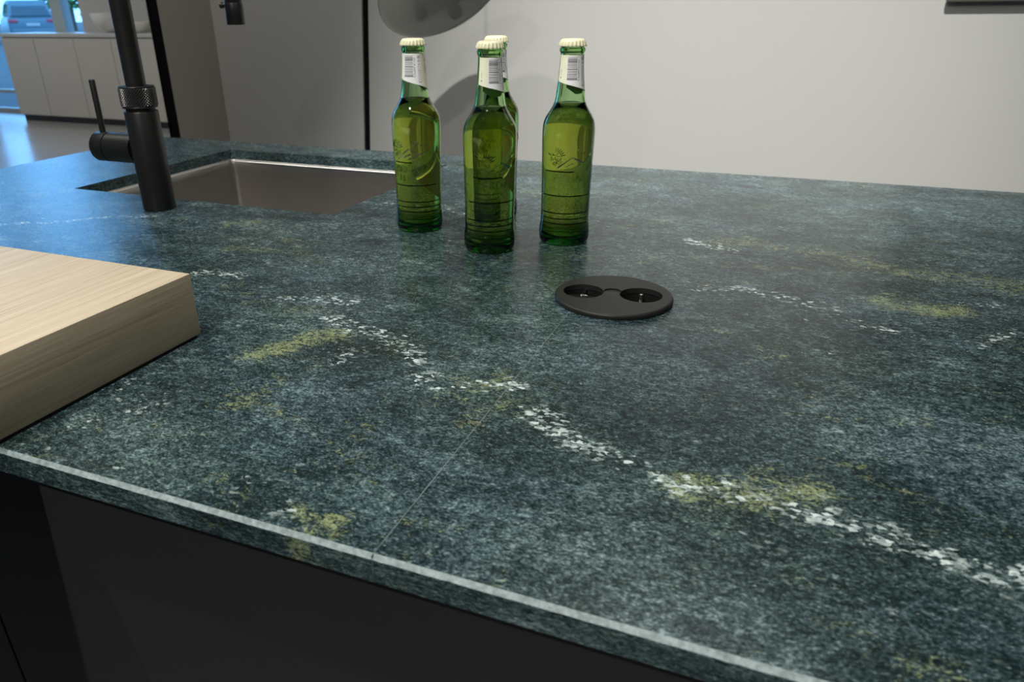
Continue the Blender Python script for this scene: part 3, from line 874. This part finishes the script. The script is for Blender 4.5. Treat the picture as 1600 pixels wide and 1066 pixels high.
def bottle_meshes():
    n = 72
    # glass: outer up, then inner down (one closed skin)
    P = list(prof_s) + inner[1:] + [(0.0005, 0.0048)]
    v, f = lathe(P, n, True, False)
    m0 = (len(P) - 1) * n
    f.append(tuple(range(m0, m0 + n)))
    glass = bpy.data.meshes.new('glass'); glass.from_pydata(v, [], f); glass.materials.append(MT['glass'])
    glass.polygons.foreach_set('use_smooth', [True] * len(glass.polygons)); glass.update()
    # beer, reaching a hair into the glass
    Q = [(0.0005, 0.0047)] + [(a + 0.00012, z) for a, z in reversed(inner) if z < FILL] 
    rr = r_out(FILL) - WALLT + 0.00012
    Q += [(rr, FILL), (rr - 0.0008, FILL - 0.0003), (0.0005, FILL - 0.0004)]
    v, f = lathe(Q, n, True, True)
    beer = bpy.data.meshes.new('beer'); beer.from_pydata(v, [], f); beer.materials.append(MT['beer'])
    beer.polygons.foreach_set('use_smooth', [True] * len(beer.polygons)); beer.update()
    # crown cap with 21 flutes
    NF = 21; n = NF * 8
    v, f = [], []
    prof = [(0.0005, 0.2268), (0.0090, 0.2269), (0.0115, 0.2266), (0.0130, 0.2258), (0.0139, 0.2246), (0.0143, 0.2232), (0.0147, 0.2214), (0.0152, 0.2196), (0.0150, 0.2193), (0.0134, 0.2200), (0.0131, 0.2225)]
    amp = [0, 0, 0, 0, 0.00015, 0.0004, 0.00062, 0.0007, 0.0007, 0.0003, 0]
    for (r, z), am in zip(prof, amp):
        for k in range(n):
            a = 2 * PI * k / n
            c = math.cos(NF * a); c = math.copysign(abs(c) ** 0.7, c)
            rr = r + am * c
            v.append((rr * math.cos(a), rr * math.sin(a), z))
    for i in range(len(prof) - 1):
        for k in range(n):
            a = i * n + k; b = i * n + (k + 1) % n
            f.append((a + n, b + n, b, a))
    f.append(tuple(range(n)))
    cap = bpy.data.meshes.new('crown_cap'); cap.from_pydata(v, [], f); cap.materials.append(MT['cap'])
    cap.polygons.foreach_set('use_smooth', [True] * len(cap.polygons)); cap.update()
    return glass, beer, cap

def wrap_pts(phi, z, lift):
    # phi in radians, 0 = barcode centre (local -Y), positive towards local +X
    r = r_out(z) + lift
    return (r * math.sin(phi), -r * math.cos(phi), z)

def patch(bm, p0, p1, zb, zt, lift, nphi=8, nz=3):
    """curved patch; zb/zt may be functions of phi"""
    g = []
    for i in range(nphi + 1):
        ph = p0 + (p1 - p0) * i / nphi
        b = zb(ph) if callable(zb) else zb
        t = zt(ph) if callable(zt) else zt
        g.append([bm.verts.new(wrap_pts(ph, b + (t - b) * j / nz, lift)) for j in range(nz + 1)])
    for i in range(nphi):
        for j in range(nz):
            bm.faces.new((g[i][j], g[i + 1][j], g[i + 1][j + 1], g[i][j + 1]))

def rad(d): return math.radians(d)
lab_z = lambda ph: float(np.interp(math.degrees(ph), [-76, 0, 60, 110, 150, 200], [0.1840, 0.1795, 0.1750, 0.1700, 0.1680, 0.1760]))
LT = 0.2107
def text_mesh(txt, size):
    cu = bpy.data.curves.new('t', 'FONT'); cu.body = txt; cu.size = size; cu.align_x = 'CENTER'; cu.align_y = 'CENTER'
    cu.resolution_u = 2
    o = bpy.data.objects.new('t', cu); COL.objects.link(o)
    dg = bpy.context.evaluated_depsgraph_get()
    me = bpy.data.meshes.new_from_object(o.evaluated_get(dg))
    bpy.data.objects.remove(o); bpy.data.curves.remove(cu)
    vs = np.array([v.co[:] for v in me.vertices]); fs = [tuple(p.vertices) for p in me.polygons]
    bpy.data.meshes.remove(me)
    return vs, fs
def add_wrapped(bm, vs, fs, phi0, z0, lift, rot=False, thick=0.0):
    """lay flat text onto the bottle; rot: reads upwards"""
    def place(x, y, l):
        if rot: x, y = -y, x
        z = z0 + y
        return wrap_pts(phi0 + x / r_out(z), z, l)
    a = [bm.verts.new(place(v[0], v[1], lift + thick)) for v in vs]
    for q in fs:
        try: bm.faces.new([a[i] for i in q])
        except ValueError: pass
    if thick > 0:
        b = [bm.verts.new(place(v[0], v[1], lift)) for v in vs]
        cnt = {}
        for q in fs:
            for i in range(len(q)):
                e = (q[i], q[(i + 1) % len(q)])
                cnt[e] = cnt.get(e, 0) + 1
        for (i, j) in list(cnt):
            if (j, i) not in cnt:
                bm.faces.new((a[i], b[i], b[j], a[j]))
        for q in fs:
            try: bm.faces.new([b[i] for i in reversed(q)])
            except ValueError: pass
def bm_mesh(name, bm, mat, smooth=True):
    me = bpy.data.meshes.new(name); bm.to_mesh(me); bm.free(); me.materials.append(mat)
    if smooth: me.polygons.foreach_set('use_smooth', [True] * len(me.polygons))
    return me

bm = bmesh.new(); patch(bm, rad(-76), rad(196), lab_z, LT, 0.00012, 60, 10); ME_label = bm_mesh('label', bm, MT['label'])
bm = bmesh.new(); patch(bm, rad(-29), rad(60), lambda p: lab_z(p) + 0.0002, LT - 0.0002, 0.00017, 24, 10); ME_white = bm_mesh('label_panel', bm, MT['label_white'])
# barcode: a ladder of bars, from the top
bars = []
z = 0.2086
random.seed(21)
while z > 0.1853:
    h = random.choice([0.00028, 0.0004, 0.0004, 0.0006, 0.00085])
    bars.append((z - h, z)); z -= h + random.choice([0.0003, 0.00034, 0.0005, 0.0008])
bm = bmesh.new()
for i, (a, b) in enumerate(bars):
    longer = i in (0, len(bars) // 2, len(bars) - 1)
    patch(bm, rad(-25), rad(23 if longer else 20), a, b, 0.00022, 8, 1)
ME_bar = bm_mesh('barcode', bm, MT['ink'])
bm = bmesh.new()
vs, fs = text_mesh('4 026890 421329', 0.0031); add_wrapped(bm, vs, fs, rad(28), 0.1955, 0.00022, True)
ME_dig = bm_mesh('barcode_digits', bm, MT['ink'])
def ring_patch(bm, phi0, z0, r, w, n=20, sq=1.0):
    g = []
    for k in range(n):
        a = 2 * PI * k / n
        g.append([bm.verts.new(wrap_pts(phi0 + rr * math.cos(a) / r_out(z0), z0 + sq * rr * math.sin(a), 0.00022)) for rr in (r, r - w)])
    for k in range(n):
        a, b = g[k], g[(k + 1) % n]
        bm.faces.new((a[0], b[0], b[1], a[1]))
bm = bmesh.new()
ring_patch(bm, rad(50), 0.2068, 0.0018, 0.0004); ring_patch(bm, rad(50), 0.2068, 0.0008, 0.0007)
ring_patch(bm, rad(50), 0.2025, 0.0014, 0.0006, 4, 1.2); ring_patch(bm, rad(50), 0.1990, 0.0012, 0.0011, 3)
ring_patch(bm, rad(51), 0.1955, 0.0017, 0.0003)
for (a, b, zz0, zz1) in ((45, 46, .1795, .1925), (58.5, 59.5, .1795, .1925), (45, 59.5, .1790, .1797), (45, 59.5, .1922, .1927)):
    patch(bm, rad(a), rad(b), zz0, zz1, 0.00022, 3, 2)
vs, fs = text_mesh('DGB 0,08 EUR', 0.0017); add_wrapped(bm, vs, fs, rad(52), 0.1858, 0.00022, True)
for k in range(9):
    patch(bm, rad(-60), rad(-57), 0.1905 + k * 0.0007, 0.1908 + k * 0.0007, 0.00022, 1, 1)
patch(bm, rad(-62), rad(-56), 0.1872, 0.1884, 0.00022, 2, 1)
ME_print = bm_mesh('printed_marks', bm, MT['ink_grey'])
bm = bmesh.new()
for (ph, zz, s) in ((96, .203, .0016), (100, .196, .0026), (104, .191, .0022), (108, .186, .0015), (96, .192, .0014)):
    ring_patch(bm, rad(ph), zz, s, s * 0.95, 5, 1.5)
ME_motif = bm_mesh('printed_motif', bm, MT['ink_gold'])

# raised glass relief on the body
def relief():
    bm = bmesh.new()
    LI, TK = -0.0002, 0.0011
    for txt, size, z0, ph in (('ARDA', 0.0125, 0.0800, -5), ('LISA', 0.0105, 0.0690, -5)):
        vs, fs = text_mesh(txt, size); add_wrapped(bm, vs, fs, rad(ph), z0, LI, False, TK)
    # thin horizontal ribs
    def rib(z0, a0, a1, h=0.0007):
        n = 24; g = []
        for i in range(n + 1):
            ph = rad(a0 + (a1 - a0) * i / n)
            g.append([bm.verts.new(wrap_pts(ph, z0 + dz, l)) for dz, l in ((-h, LI), (0, 0.00022), (h, LI))])
        for i in range(n):
            for j in range(2):
                bm.faces.new((g[i][j], g[i + 1][j], g[i + 1][j + 1], g[i][j + 1]))
    rib(0.0600, -75, 75); rib(0.0395, -80, 95); rib(0.0330, -85, 95); rib(0.0270, -85, 85); rib(0.0880, -60, 10)
    # sunburst and hop-like beads, mountain strokes
    def bead(ph, z0, s):
        c = wrap_pts(ph, z0, 0.0)
        mt = Matrix.Translation(c) @ Matrix.Rotation(ph, 4, 'Z') @ Matrix.Diagonal((s, 0.0006, s * 0.8, 1))
        bmesh.ops.create_icosphere(bm, subdivisions=1, radius=1.0, matrix=mt)
    def stroke(p0, z0, p1, z1, w):
        n = 6
        top, lo, hi = [], [], []
        for i in range(n + 1):
            t = i / n; ph = rad(p0 + (p1 - p0) * t); zz = z0 + (z1 - z0) * t
            dx = (rad(p1 - p0)) * 0.0295; dzv = z1 - z0; l = math.hypot(dx, dzv)
            nx_, nz_ = -dzv / l * w, dx / l * w
            lo.append(bm.verts.new(wrap_pts(ph + nx_ / 0.0295, zz + nz_, LI)))
            hi.append(bm.verts.new(wrap_pts(ph - nx_ / 0.0295, zz - nz_, LI)))
            top.append(bm.verts.new(wrap_pts(ph, zz, 0.0005)))
        for i in range(n):
            bm.faces.new((lo[i], lo[i + 1], top[i + 1], top[i])); bm.faces.new((top[i], top[i + 1], hi[i + 1], hi[i]))
    rr = random.Random(5)
    for k in range(11):
        a = rad(20 + 14 * k)
        p0 = -32 + math.degrees(0.0065 * math.cos(a) / 0.0295); p1 = -32 + math.degrees(0.0115 * math.cos(a) / 0.0295)
        stroke(p0, 0.1035 + 0.0065 * math.sin(a), p1, 0.1035 + 0.0115 * math.sin(a), 0.0005)
    for k in range(60):
        d = 0.007 * math.sqrt(rr.random()); a = rr.random() * 2 * PI
        bead(rad(-32) + d * math.cos(a) / 0.0295, 0.1015 + d * math.sin(a), 0.0006 + 0.0004 * rr.random())
    for (a, b, c, d) in ((-28, .092, 4, .1045), (4, .1045, 30, .098), (30, .098, 55, .106), (-10, .094, 8, .0985), (2, .092, 24, .0965), (20, .109, 28, .112), (30, .108, 38, .111), (40, .107, 48, .110), (14, .111, 20, .1135)):
        stroke(a, b, c, d, 0.0008)
    for k in range(46):
        bead(rad(rr.uniform(-70, 60)), rr.choice([0.0165, 0.0185, 0.030, 0.0365, 0.045, 0.0495, 0.054]) + rr.uniform(-.0008, .0008), 0.0005 + 0.0005 * rr.random())
    return bm_mesh('relief', bm, MT['glass'], False)
ME_relief = relief()
G_, B_, C_ = bottle_meshes()
def bottle(x, y, turn, label):
    """turn: degrees by which the barcode is turned to the right of the viewer-facing side"""
    face = math.atan2(0.0 - x, -(0.0 - y))          # local -Y towards the origin side
    t = empty('beer_bottle', (x, y, 0.0), label, 'bottle', 'green beer bottles on the stone worktop', rz=face + rad(turn))
    parts = {}
    for nm, me, par in (('glass', G_, None), ('beer', B_, None), ('crown_cap', C_, None), ('neck_label', ME_label, None), ('relief', ME_relief, 'glass'),
                        ('barcode_panel', ME_white, 'neck_label'), ('barcode', ME_bar, 'neck_label'), ('barcode_digits', ME_dig, 'neck_label'), ('printed_marks', ME_print, 'neck_label'), ('printed_motif', ME_motif, 'neck_label')):
        o = bpy.data.objects.new(nm, me)
        link(o, parts[par] if par else t)
        if nm in ('printed_marks', 'printed_motif', 'barcode', 'barcode_digits', 'relief'): o['kind'] = 'stuff'
        parts[nm] = o
    parts['crown_cap']['label'] = 'cream crown cap'
    return t
bottle(-0.4364, 0.8630, -24, 'green beer bottle with cream cap standing alone nearest the sink')
bottle(-0.3168, 0.8085, 20, 'green beer bottle in the middle, the one standing nearest the camera')
bottle(-0.2436, 0.8722, 6, 'green beer bottle at the right, closest to the round power socket')
bottle(-0.3660, 0.9550, 30, 'green beer bottle almost hidden behind the middle bottle')
# ------------------------------------------------------------------ pendant lamp in front of the wall, wall shelf
def dish_lamp():
    # the rim lies in a plane tilted sideways and towards the room
    ctr = Vector((-0.925, 2.02, 0.308))
    t = empty('pendant_lamp', ctr, 'grey dish pendant lamp hanging above and behind the left bottle', 'lamp')
    v = (ctr - Vector((0, 0, 0.2588))).normalized()
    rt = v.cross(Vector((0, 0, 1))).normalized(); up = rt.cross(v)
    th = math.radians(27)
    m = rt * math.cos(th) + up * math.sin(th)
    n = -rt * math.sin(th) + up * math.cos(th)
    q = 0.60
    k = n * q - v * math.sqrt(1 - q * q)
    axis_ = m.cross(k)                       # mouth direction reversed
    if axis_.dot(v) < 0: axis_ = -axis_
    k = axis_.cross(m)
    Rm, dp = 0.182, 0.110
    out, inn = [], []
    for i in range(17):
        a = i / 16
        out.append((max(Rm * math.sin(a * PI / 2), 0.0006), dp * math.cos(a * PI / 2)))
    for i in range(16, -1, -1):
        a = i / 16
        inn.append((max((Rm - 0.004) * math.sin(a * PI / 2), 0.0005), (dp - 0.004) * math.cos(a * PI / 2) - 0.0002))
    vv, ff = lathe(out + inn, 72, False, False)
    ff = [tuple(reversed(x)) for x in ff]
    sh = mesh_obj('shade', vv, ff, MT['shade'], t, smooth=True)
    sh.rotation_mode = 'QUATERNION'
    sh.rotation_quaternion = Matrix((m, k, axis_)).transposed().to_quaternion()
    lathe_obj('lamp_holder', [(0.018, 0.02), (0.022, 0.025), (0.022, 0.085), (0.012, 0.10)], MT['black'], sh, n=32)
    lathe_obj('bulb', smooth_profile([(0.0006, -0.008), (0.014, -0.004), (0.020, 0.008), (0.014, 0.022), (0.011, 0.030)], 3), MT['ceramic'], sh, n=32)
    tip = axis_ * dp
    zt = CEIL - ctr.z
    bm_obj('cord', tube([tuple(tip - axis_ * 0.003), tuple(tip + axis_ * 0.03 + Vector((0, 0, 0.03))), tuple(tip + axis_ * 0.04 + Vector((0, 0, 0.12))), (tip.x + axis_.x * 0.04, tip.y + axis_.y * 0.04, zt - 0.02)], 0.003, 10), MT['black'], t)
    lathe_obj('ceiling_rose', [(0.05, -0.025), (0.05, -0.0005)], MT['black'], t, n=32, loc=(tip.x + axis_.x * 0.04, tip.y + axis_.y * 0.04, zt))
    return t
dish_lamp()
shf = empty('wall_panel', (0.935, WALL_Y, 0.258), 'dark grey framed panel on the wall in the top right corner', 'panel')
box('back_board', -0.640, 0.70, -0.012, -0.001, 0.004, 0.62, MT['shelf'], shf)
box('frame_rail', -0.645, 0.705, -0.026, -0.0125, 0.0, 0.022, MT['shelf'], shf, 0.004, 2)
box('frame_rail', -0.645, 0.705, -0.026, -0.0125, 0.602, 0.624, MT['shelf'], shf, 0.004, 2)
box('frame_stile', -0.645, -0.623, -0.026, -0.0125, 0.0225, 0.6015, MT['shelf'], shf, 0.004, 2)
box('frame_stile', 0.683, 0.705, -0.026, -0.0125, 0.0225, 0.6015, MT['shelf'], shf, 0.004, 2)

# ------------------------------------------------------------------ far sideboard and bowls
SB_X0, SB_X1, SB_Y = -8.72, -5.10, 6.64
doors = [-8.72, -8.20, -7.58, -7.03, -6.40, -5.75, -5.10]
sb_dep = 0.50
for i in range(6):
    a, b = doors[i], doors[i + 1]
    words = ['at the far left end', 'second from its left end', 'third from its left end', 'behind the tap neck', 'mostly hidden behind the wall return', 'at the hidden right end']
    t = empty('sideboard_unit', (a, SB_Y, FLOOR), 'greige sideboard unit under the shop window, ' + words[i], 'cabinet', 'sideboard units under the window')
    w = b - a
    box('body', 0.001, w - 0.001, 0.021, sb_dep, 0.07, 0.925, MT['lacquer'], t)
    box('door', 0.004, w - 0.004, 0.0, 0.020, 0.075, 0.915, MT['lacquer'], t, 0.002, 1)
    box('plinth', 0.001, w - 0.001, 0.05, 0.07, 0.0, 0.07, MT['plinth'], t)
tag(box('long_worktop', SB_X0 - 0.01, SB_X1, SB_Y - 0.01, SB_Y + sb_dep, FLOOR + 0.9255, FLOOR + 0.965, MT['worktop_far'], None, 0.003, 1), 'long grey top lying over the greige sideboard units', 'worktop')
SBT = FLOOR + 0.9655
def bowl(x, y, R, h, label, foot=0.35):
    out = smooth_profile([(R * foot, 0.0), (R * foot, h * 0.06), (R * 0.62, h * 0.22), (R * 0.88, h * 0.6), (R, h)], 5)
    inn = [(max(r - 0.008, 0.001), max(z, 0.012) if z < h else z) for r, z in reversed(out)]
    t = empty('bowl', (x, y, SBT), label, 'bowl', 'white bowls on the sideboard')
    lathe_obj('vessel', out + inn[1:] + [(0.001, 0.012)], MT['ceramic'], t, n=40, ct=False)
    lathe_obj('foot_ring', [(R * foot - 0.006, -0.0001), (R * foot + 0.001, -0.0001), (R * foot + 0.001, 0.006), (R * foot - 0.006, 0.006)], MT['ceramic'], t, n=32, cb=False, ct=False)
bowl(-7.20, 6.86, 0.20, 0.20, 'large white bowl on the far sideboard, left of the tap neck')
bowl(-6.78, 6.84, 0.125, 0.11, 'small white bowl on the far sideboard, right of the tap neck')
# brown wooden stool at the left edge
st = empty('stool', (-9.60, 6.50, FLOOR), 'brown wooden stool on the floor left of the sideboard', 'stool')
for sx in (-1, 1):
    for sy in (-1, 1):
        bm_obj('leg', tube([(sx * 0.17, sy * 0.17, 0.0), (sx * 0.10, sy * 0.10, 0.17)], [0.016, 0.020], 12), MT['wood_far'], st)
bm_obj('seat', tube([(0, 0, 0.17), (0, 0, 0.205)], [0.15, 0.155], 32), MT['wood_far'], st, autosmooth=0.6)

# ------------------------------------------------------------------ outdoors: car park
GZ = FLOOR - 0.02
gnd = box('ground', -90, 40, GLASS_Y + 0.12, 90, GZ - 0.2, GZ, MT['asphalt']); struct(gnd, 'grey asphalt of the car park outside')
def car(x, y, rz, paint, label, L=4.5, W=1.84, H=1.68):
    t = empty('parked_car', (x, y, GZ), label, 'car', 'cars parked outside the window', rz=rz)
    # side profile (u along the length, rear at u = 0), lower body then cabin
    low = [(0.02, 0.35), (0.0, 0.62), (0.05, 0.95), (0.12, 1.02), (L * 0.70, 1.02), (L * 0.95, 0.86), (L, 0.60), (L - 0.03, 0.35), (L - 0.35, 0.24), (0.35, 0.24)]
    cab_ = [(0.12, 1.02), (0.30, 1.36), (0.52, H - 0.03), (0.9, H), (L * 0.48, H - 0.02), (L * 0.71, 1.02)]
    def prism(pts, w0, w1, zsplit):
        bm = bmesh.new()
        A = []; B = []
        for u, z in pts:
            w = w0 if z <= zsplit + 1e-6 else w0 + (w1 - w0) * (z - zsplit) / (H - zsplit)
            A.append(bm.verts.new((-w / 2, u, z))); B.append(bm.verts.new((w / 2, u, z)))
        n = len(pts)
        bm.faces.new(A); bm.faces.new(list(reversed(B)))
        for k in range(n):
            bm.faces.new((A[k], B[k], B[(k + 1) % n], A[(k + 1) % n]))
        bmesh.ops.recalc_face_normals(bm, faces=bm.faces)
        bmesh.ops.bevel(bm, geom=list(bm.edges), offset=0.05, segments=2, affect='EDGES')
        return bm
    body = bm_obj('body', prism(low, W, W, 2), paint, t, autosmooth=0.6)
    cabn = bm_obj('cabin', prism(cab_, W * 0.94, W * 0.76, 1.02), paint, t, autosmooth=0.6)
    # glazing just proud of the cabin skin
    wz = lambda z: W * 0.94 + (W * 0.76 - W * 0.94) * (z - 1.02) / (H - 1.02)
    def quad(name, pts, mat, par, d=0.012):
        a = [Vector(p) for p in pts]
        nrm = (a[1] - a[0]).cross(a[2] - a[0]).normalized() * d
        v = [p for p in a] + [p + nrm for p in a]
        f = [(3, 2, 1, 0), (4, 5, 6, 7)] + [(k, (k + 1) % 4, (k + 1) % 4 + 4, k + 4) for k in range(4)]
        return mesh_obj(name, v, f, mat, par)
    def on_rear(z): return np.interp(z, [1.02, 1.36, H - 0.03], [0.12, 0.30, 0.52])
    z0, z1 = 1.07, 1.44
    quad('rear_window', [(-wz(z0) / 2 + .12, on_rear(z0), z0), (wz(z0) / 2 - .12, on_rear(z0), z0), (wz(z1) / 2 - .12, on_rear(z1), z1), (-wz(z1) / 2 + .12, on_rear(z1), z1)], MT['car_glass'], cabn)
    for s in (-1, 1):
        for (ua, ub, va, vb) in ((0.42, 1.30, 0.62, 1.26), (1.36, 2.30, 1.34, 2.06), (2.36, 2.92, 2.12, 2.40)):
            pts = [(s * wz(z0) / 2, ub, z0), (s * wz(z0) / 2, ua, z0), (s * wz(1.52) / 2, va, 1.52), (s * wz(1.52) / 2, vb, 1.52)]
            if s > 0: pts = [pts[1], pts[0], pts[3], pts[2]]
            quad('side_window', pts, MT['car_glass'], cabn)
        box('tail_lamp', s * (W / 2 - 0.20) - 0.17, s * (W / 2 - 0.20) + 0.17, -0.015, 0.10, 0.82, 0.94, MT['tail'], body, 0.02, 2)
        for u in (0.85, L - 0.90):
            wh = bm_obj('wheel', tube([(s * (W / 2 - 0.20), u, 0.335), (s * (W / 2 - 0.01), u, 0.335)], 0.335, 32), MT['tyre'], t, autosmooth=0.6)
            bm_obj('hub', tube([(s * (W / 2 - 0.02), u, 0.335), (s * (W / 2 + 0.005), u, 0.335)], [0.22, 0.19], 24), MT['car_silver'], wh, autosmooth=0.6)
        box('mirror', s * (W / 2 + 0.09) - 0.08, s * (W / 2 + 0.09) + 0.08, L * 0.60, L * 0.60 + 0.10, 1.02, 1.14, paint, t, 0.03, 2)
    box('number_plate', -0.26, 0.26, -0.02, 0.008, 0.68, 0.80, MT['plate'], body)
    box('bumper', -W / 2 + 0.08, W / 2 - 0.08, -0.06, 0.12, 0.36, 0.58, paint, body, 0.05, 2)
    return t
# placed along the sight line through the window
def away(x, y): return math.atan2(-x, y)       # local +Y points away from the camera
car(-30.5, 24.9, away(-30.5, 24.9) + 0.10, MT['car_silver'], 'silver blue car parked outside, its tail towards the window')
car(-32.6, 22.6, away(-32.6, 22.6) + 0.06, MT['car_blue'], 'grey blue car at the left edge of the view outside')
car(-28.4, 27.3, away(-28.4, 27.3) + 0.12, MT['car_dark'], 'dark blue car seen through the window beside the window post')
def tree(x, y, h, R, label):
    t = empty('tree', (x, y, GZ), label, 'tree', 'trees behind the car park')
    bm_obj('trunk', tube([(0, 0, 0), (0.1, 0, h * 0.35), (0.0, 0.1, h * 0.7)], [0.22, 0.16, 0.06], 10), MT['bark'], t, autosmooth=0.8)
    rr = random.Random(int(abs(x) * 10))
    v, f = [], []
    for k in range(1500):
        d = Vector((rr.gauss(0, 1), rr.gauss(0, 1), rr.gauss(0, 1))).normalized() * (R * (0.55 + 0.45 * rr.random()))
        d.z *= 0.85
        c = Vector((0, 0, h * 0.68)) + d
        u_ = Vector((rr.gauss(0, 1), rr.gauss(0, 1), rr.gauss(0, 1))).normalized(); w_ = u_.orthogonal().normalized()
        s = 0.16 + 0.14 * rr.random(); b = len(v)
        v += [c - u_ * s, c + w_ * s * 0.5, c + u_ * s, c - w_ * s * 0.5]
        f.append((b, b + 1, b + 2, b + 3))
    o = mesh_obj('crown', v, f, MT['leaf'], t); o['kind'] = 'stuff'
    return t
tree(-53.0, 37.0, 6.0, 3.2, 'broad green tree behind the car at the left edge')
tree(-47.0, 41.5, 5.5, 3.0, 'green tree behind the silver blue car')
tree(-42.5, 47.0, 6.5, 3.2, 'green tree behind the dark blue car')

# ------------------------------------------------------------------ ceiling spotlights (lamps of the showroom and added fill lamps)
for i, (p, aim, power, cone, blend, colr, word) in enumerate(SPOTS):
    d = (Vector(aim) - Vector(p)).normalized()
    t = empty('ceiling_spotlight', p, 'black cylindrical ceiling spotlight ' + word, 'spotlight', 'ceiling spotlights')
    q = d.to_track_quat('-Z', 'Y')
    hd_ = lathe_obj('housing', [(0.038, 0.004), (0.041, 0.004), (0.041, 0.13), (0.030, 0.145)], MT['black'], t, n=32, cb=False)
    hd_.rotation_mode = 'QUATERNION'; hd_.rotation_quaternion = q
    up = Vector((0, 0, 1))
    back = -(d * 0.12)
    bm_obj('rod', tube([tuple(back), (back.x, back.y, back.z + 0.3), (back.x, back.y, CEIL - p[2] - 0.02)], 0.008, 12), MT['black'], t)
    lathe_obj('canopy', [(0.05, -0.02), (0.05, -0.0005)], MT['black'], t, n=24, loc=(back.x, back.y, CEIL - p[2]))
    ld = bpy.data.lights.new('spot_beam', 'SPOT')
    ld.energy = power; ld.spot_size = math.radians(cone); ld.spot_blend = blend; ld.shadow_soft_size = 0.025; ld.color = colr
    lo = bpy.data.objects.new('spot_beam', ld); link(lo, t)
    lo.rotation_mode = 'QUATERNION'; lo.rotation_quaternion = q
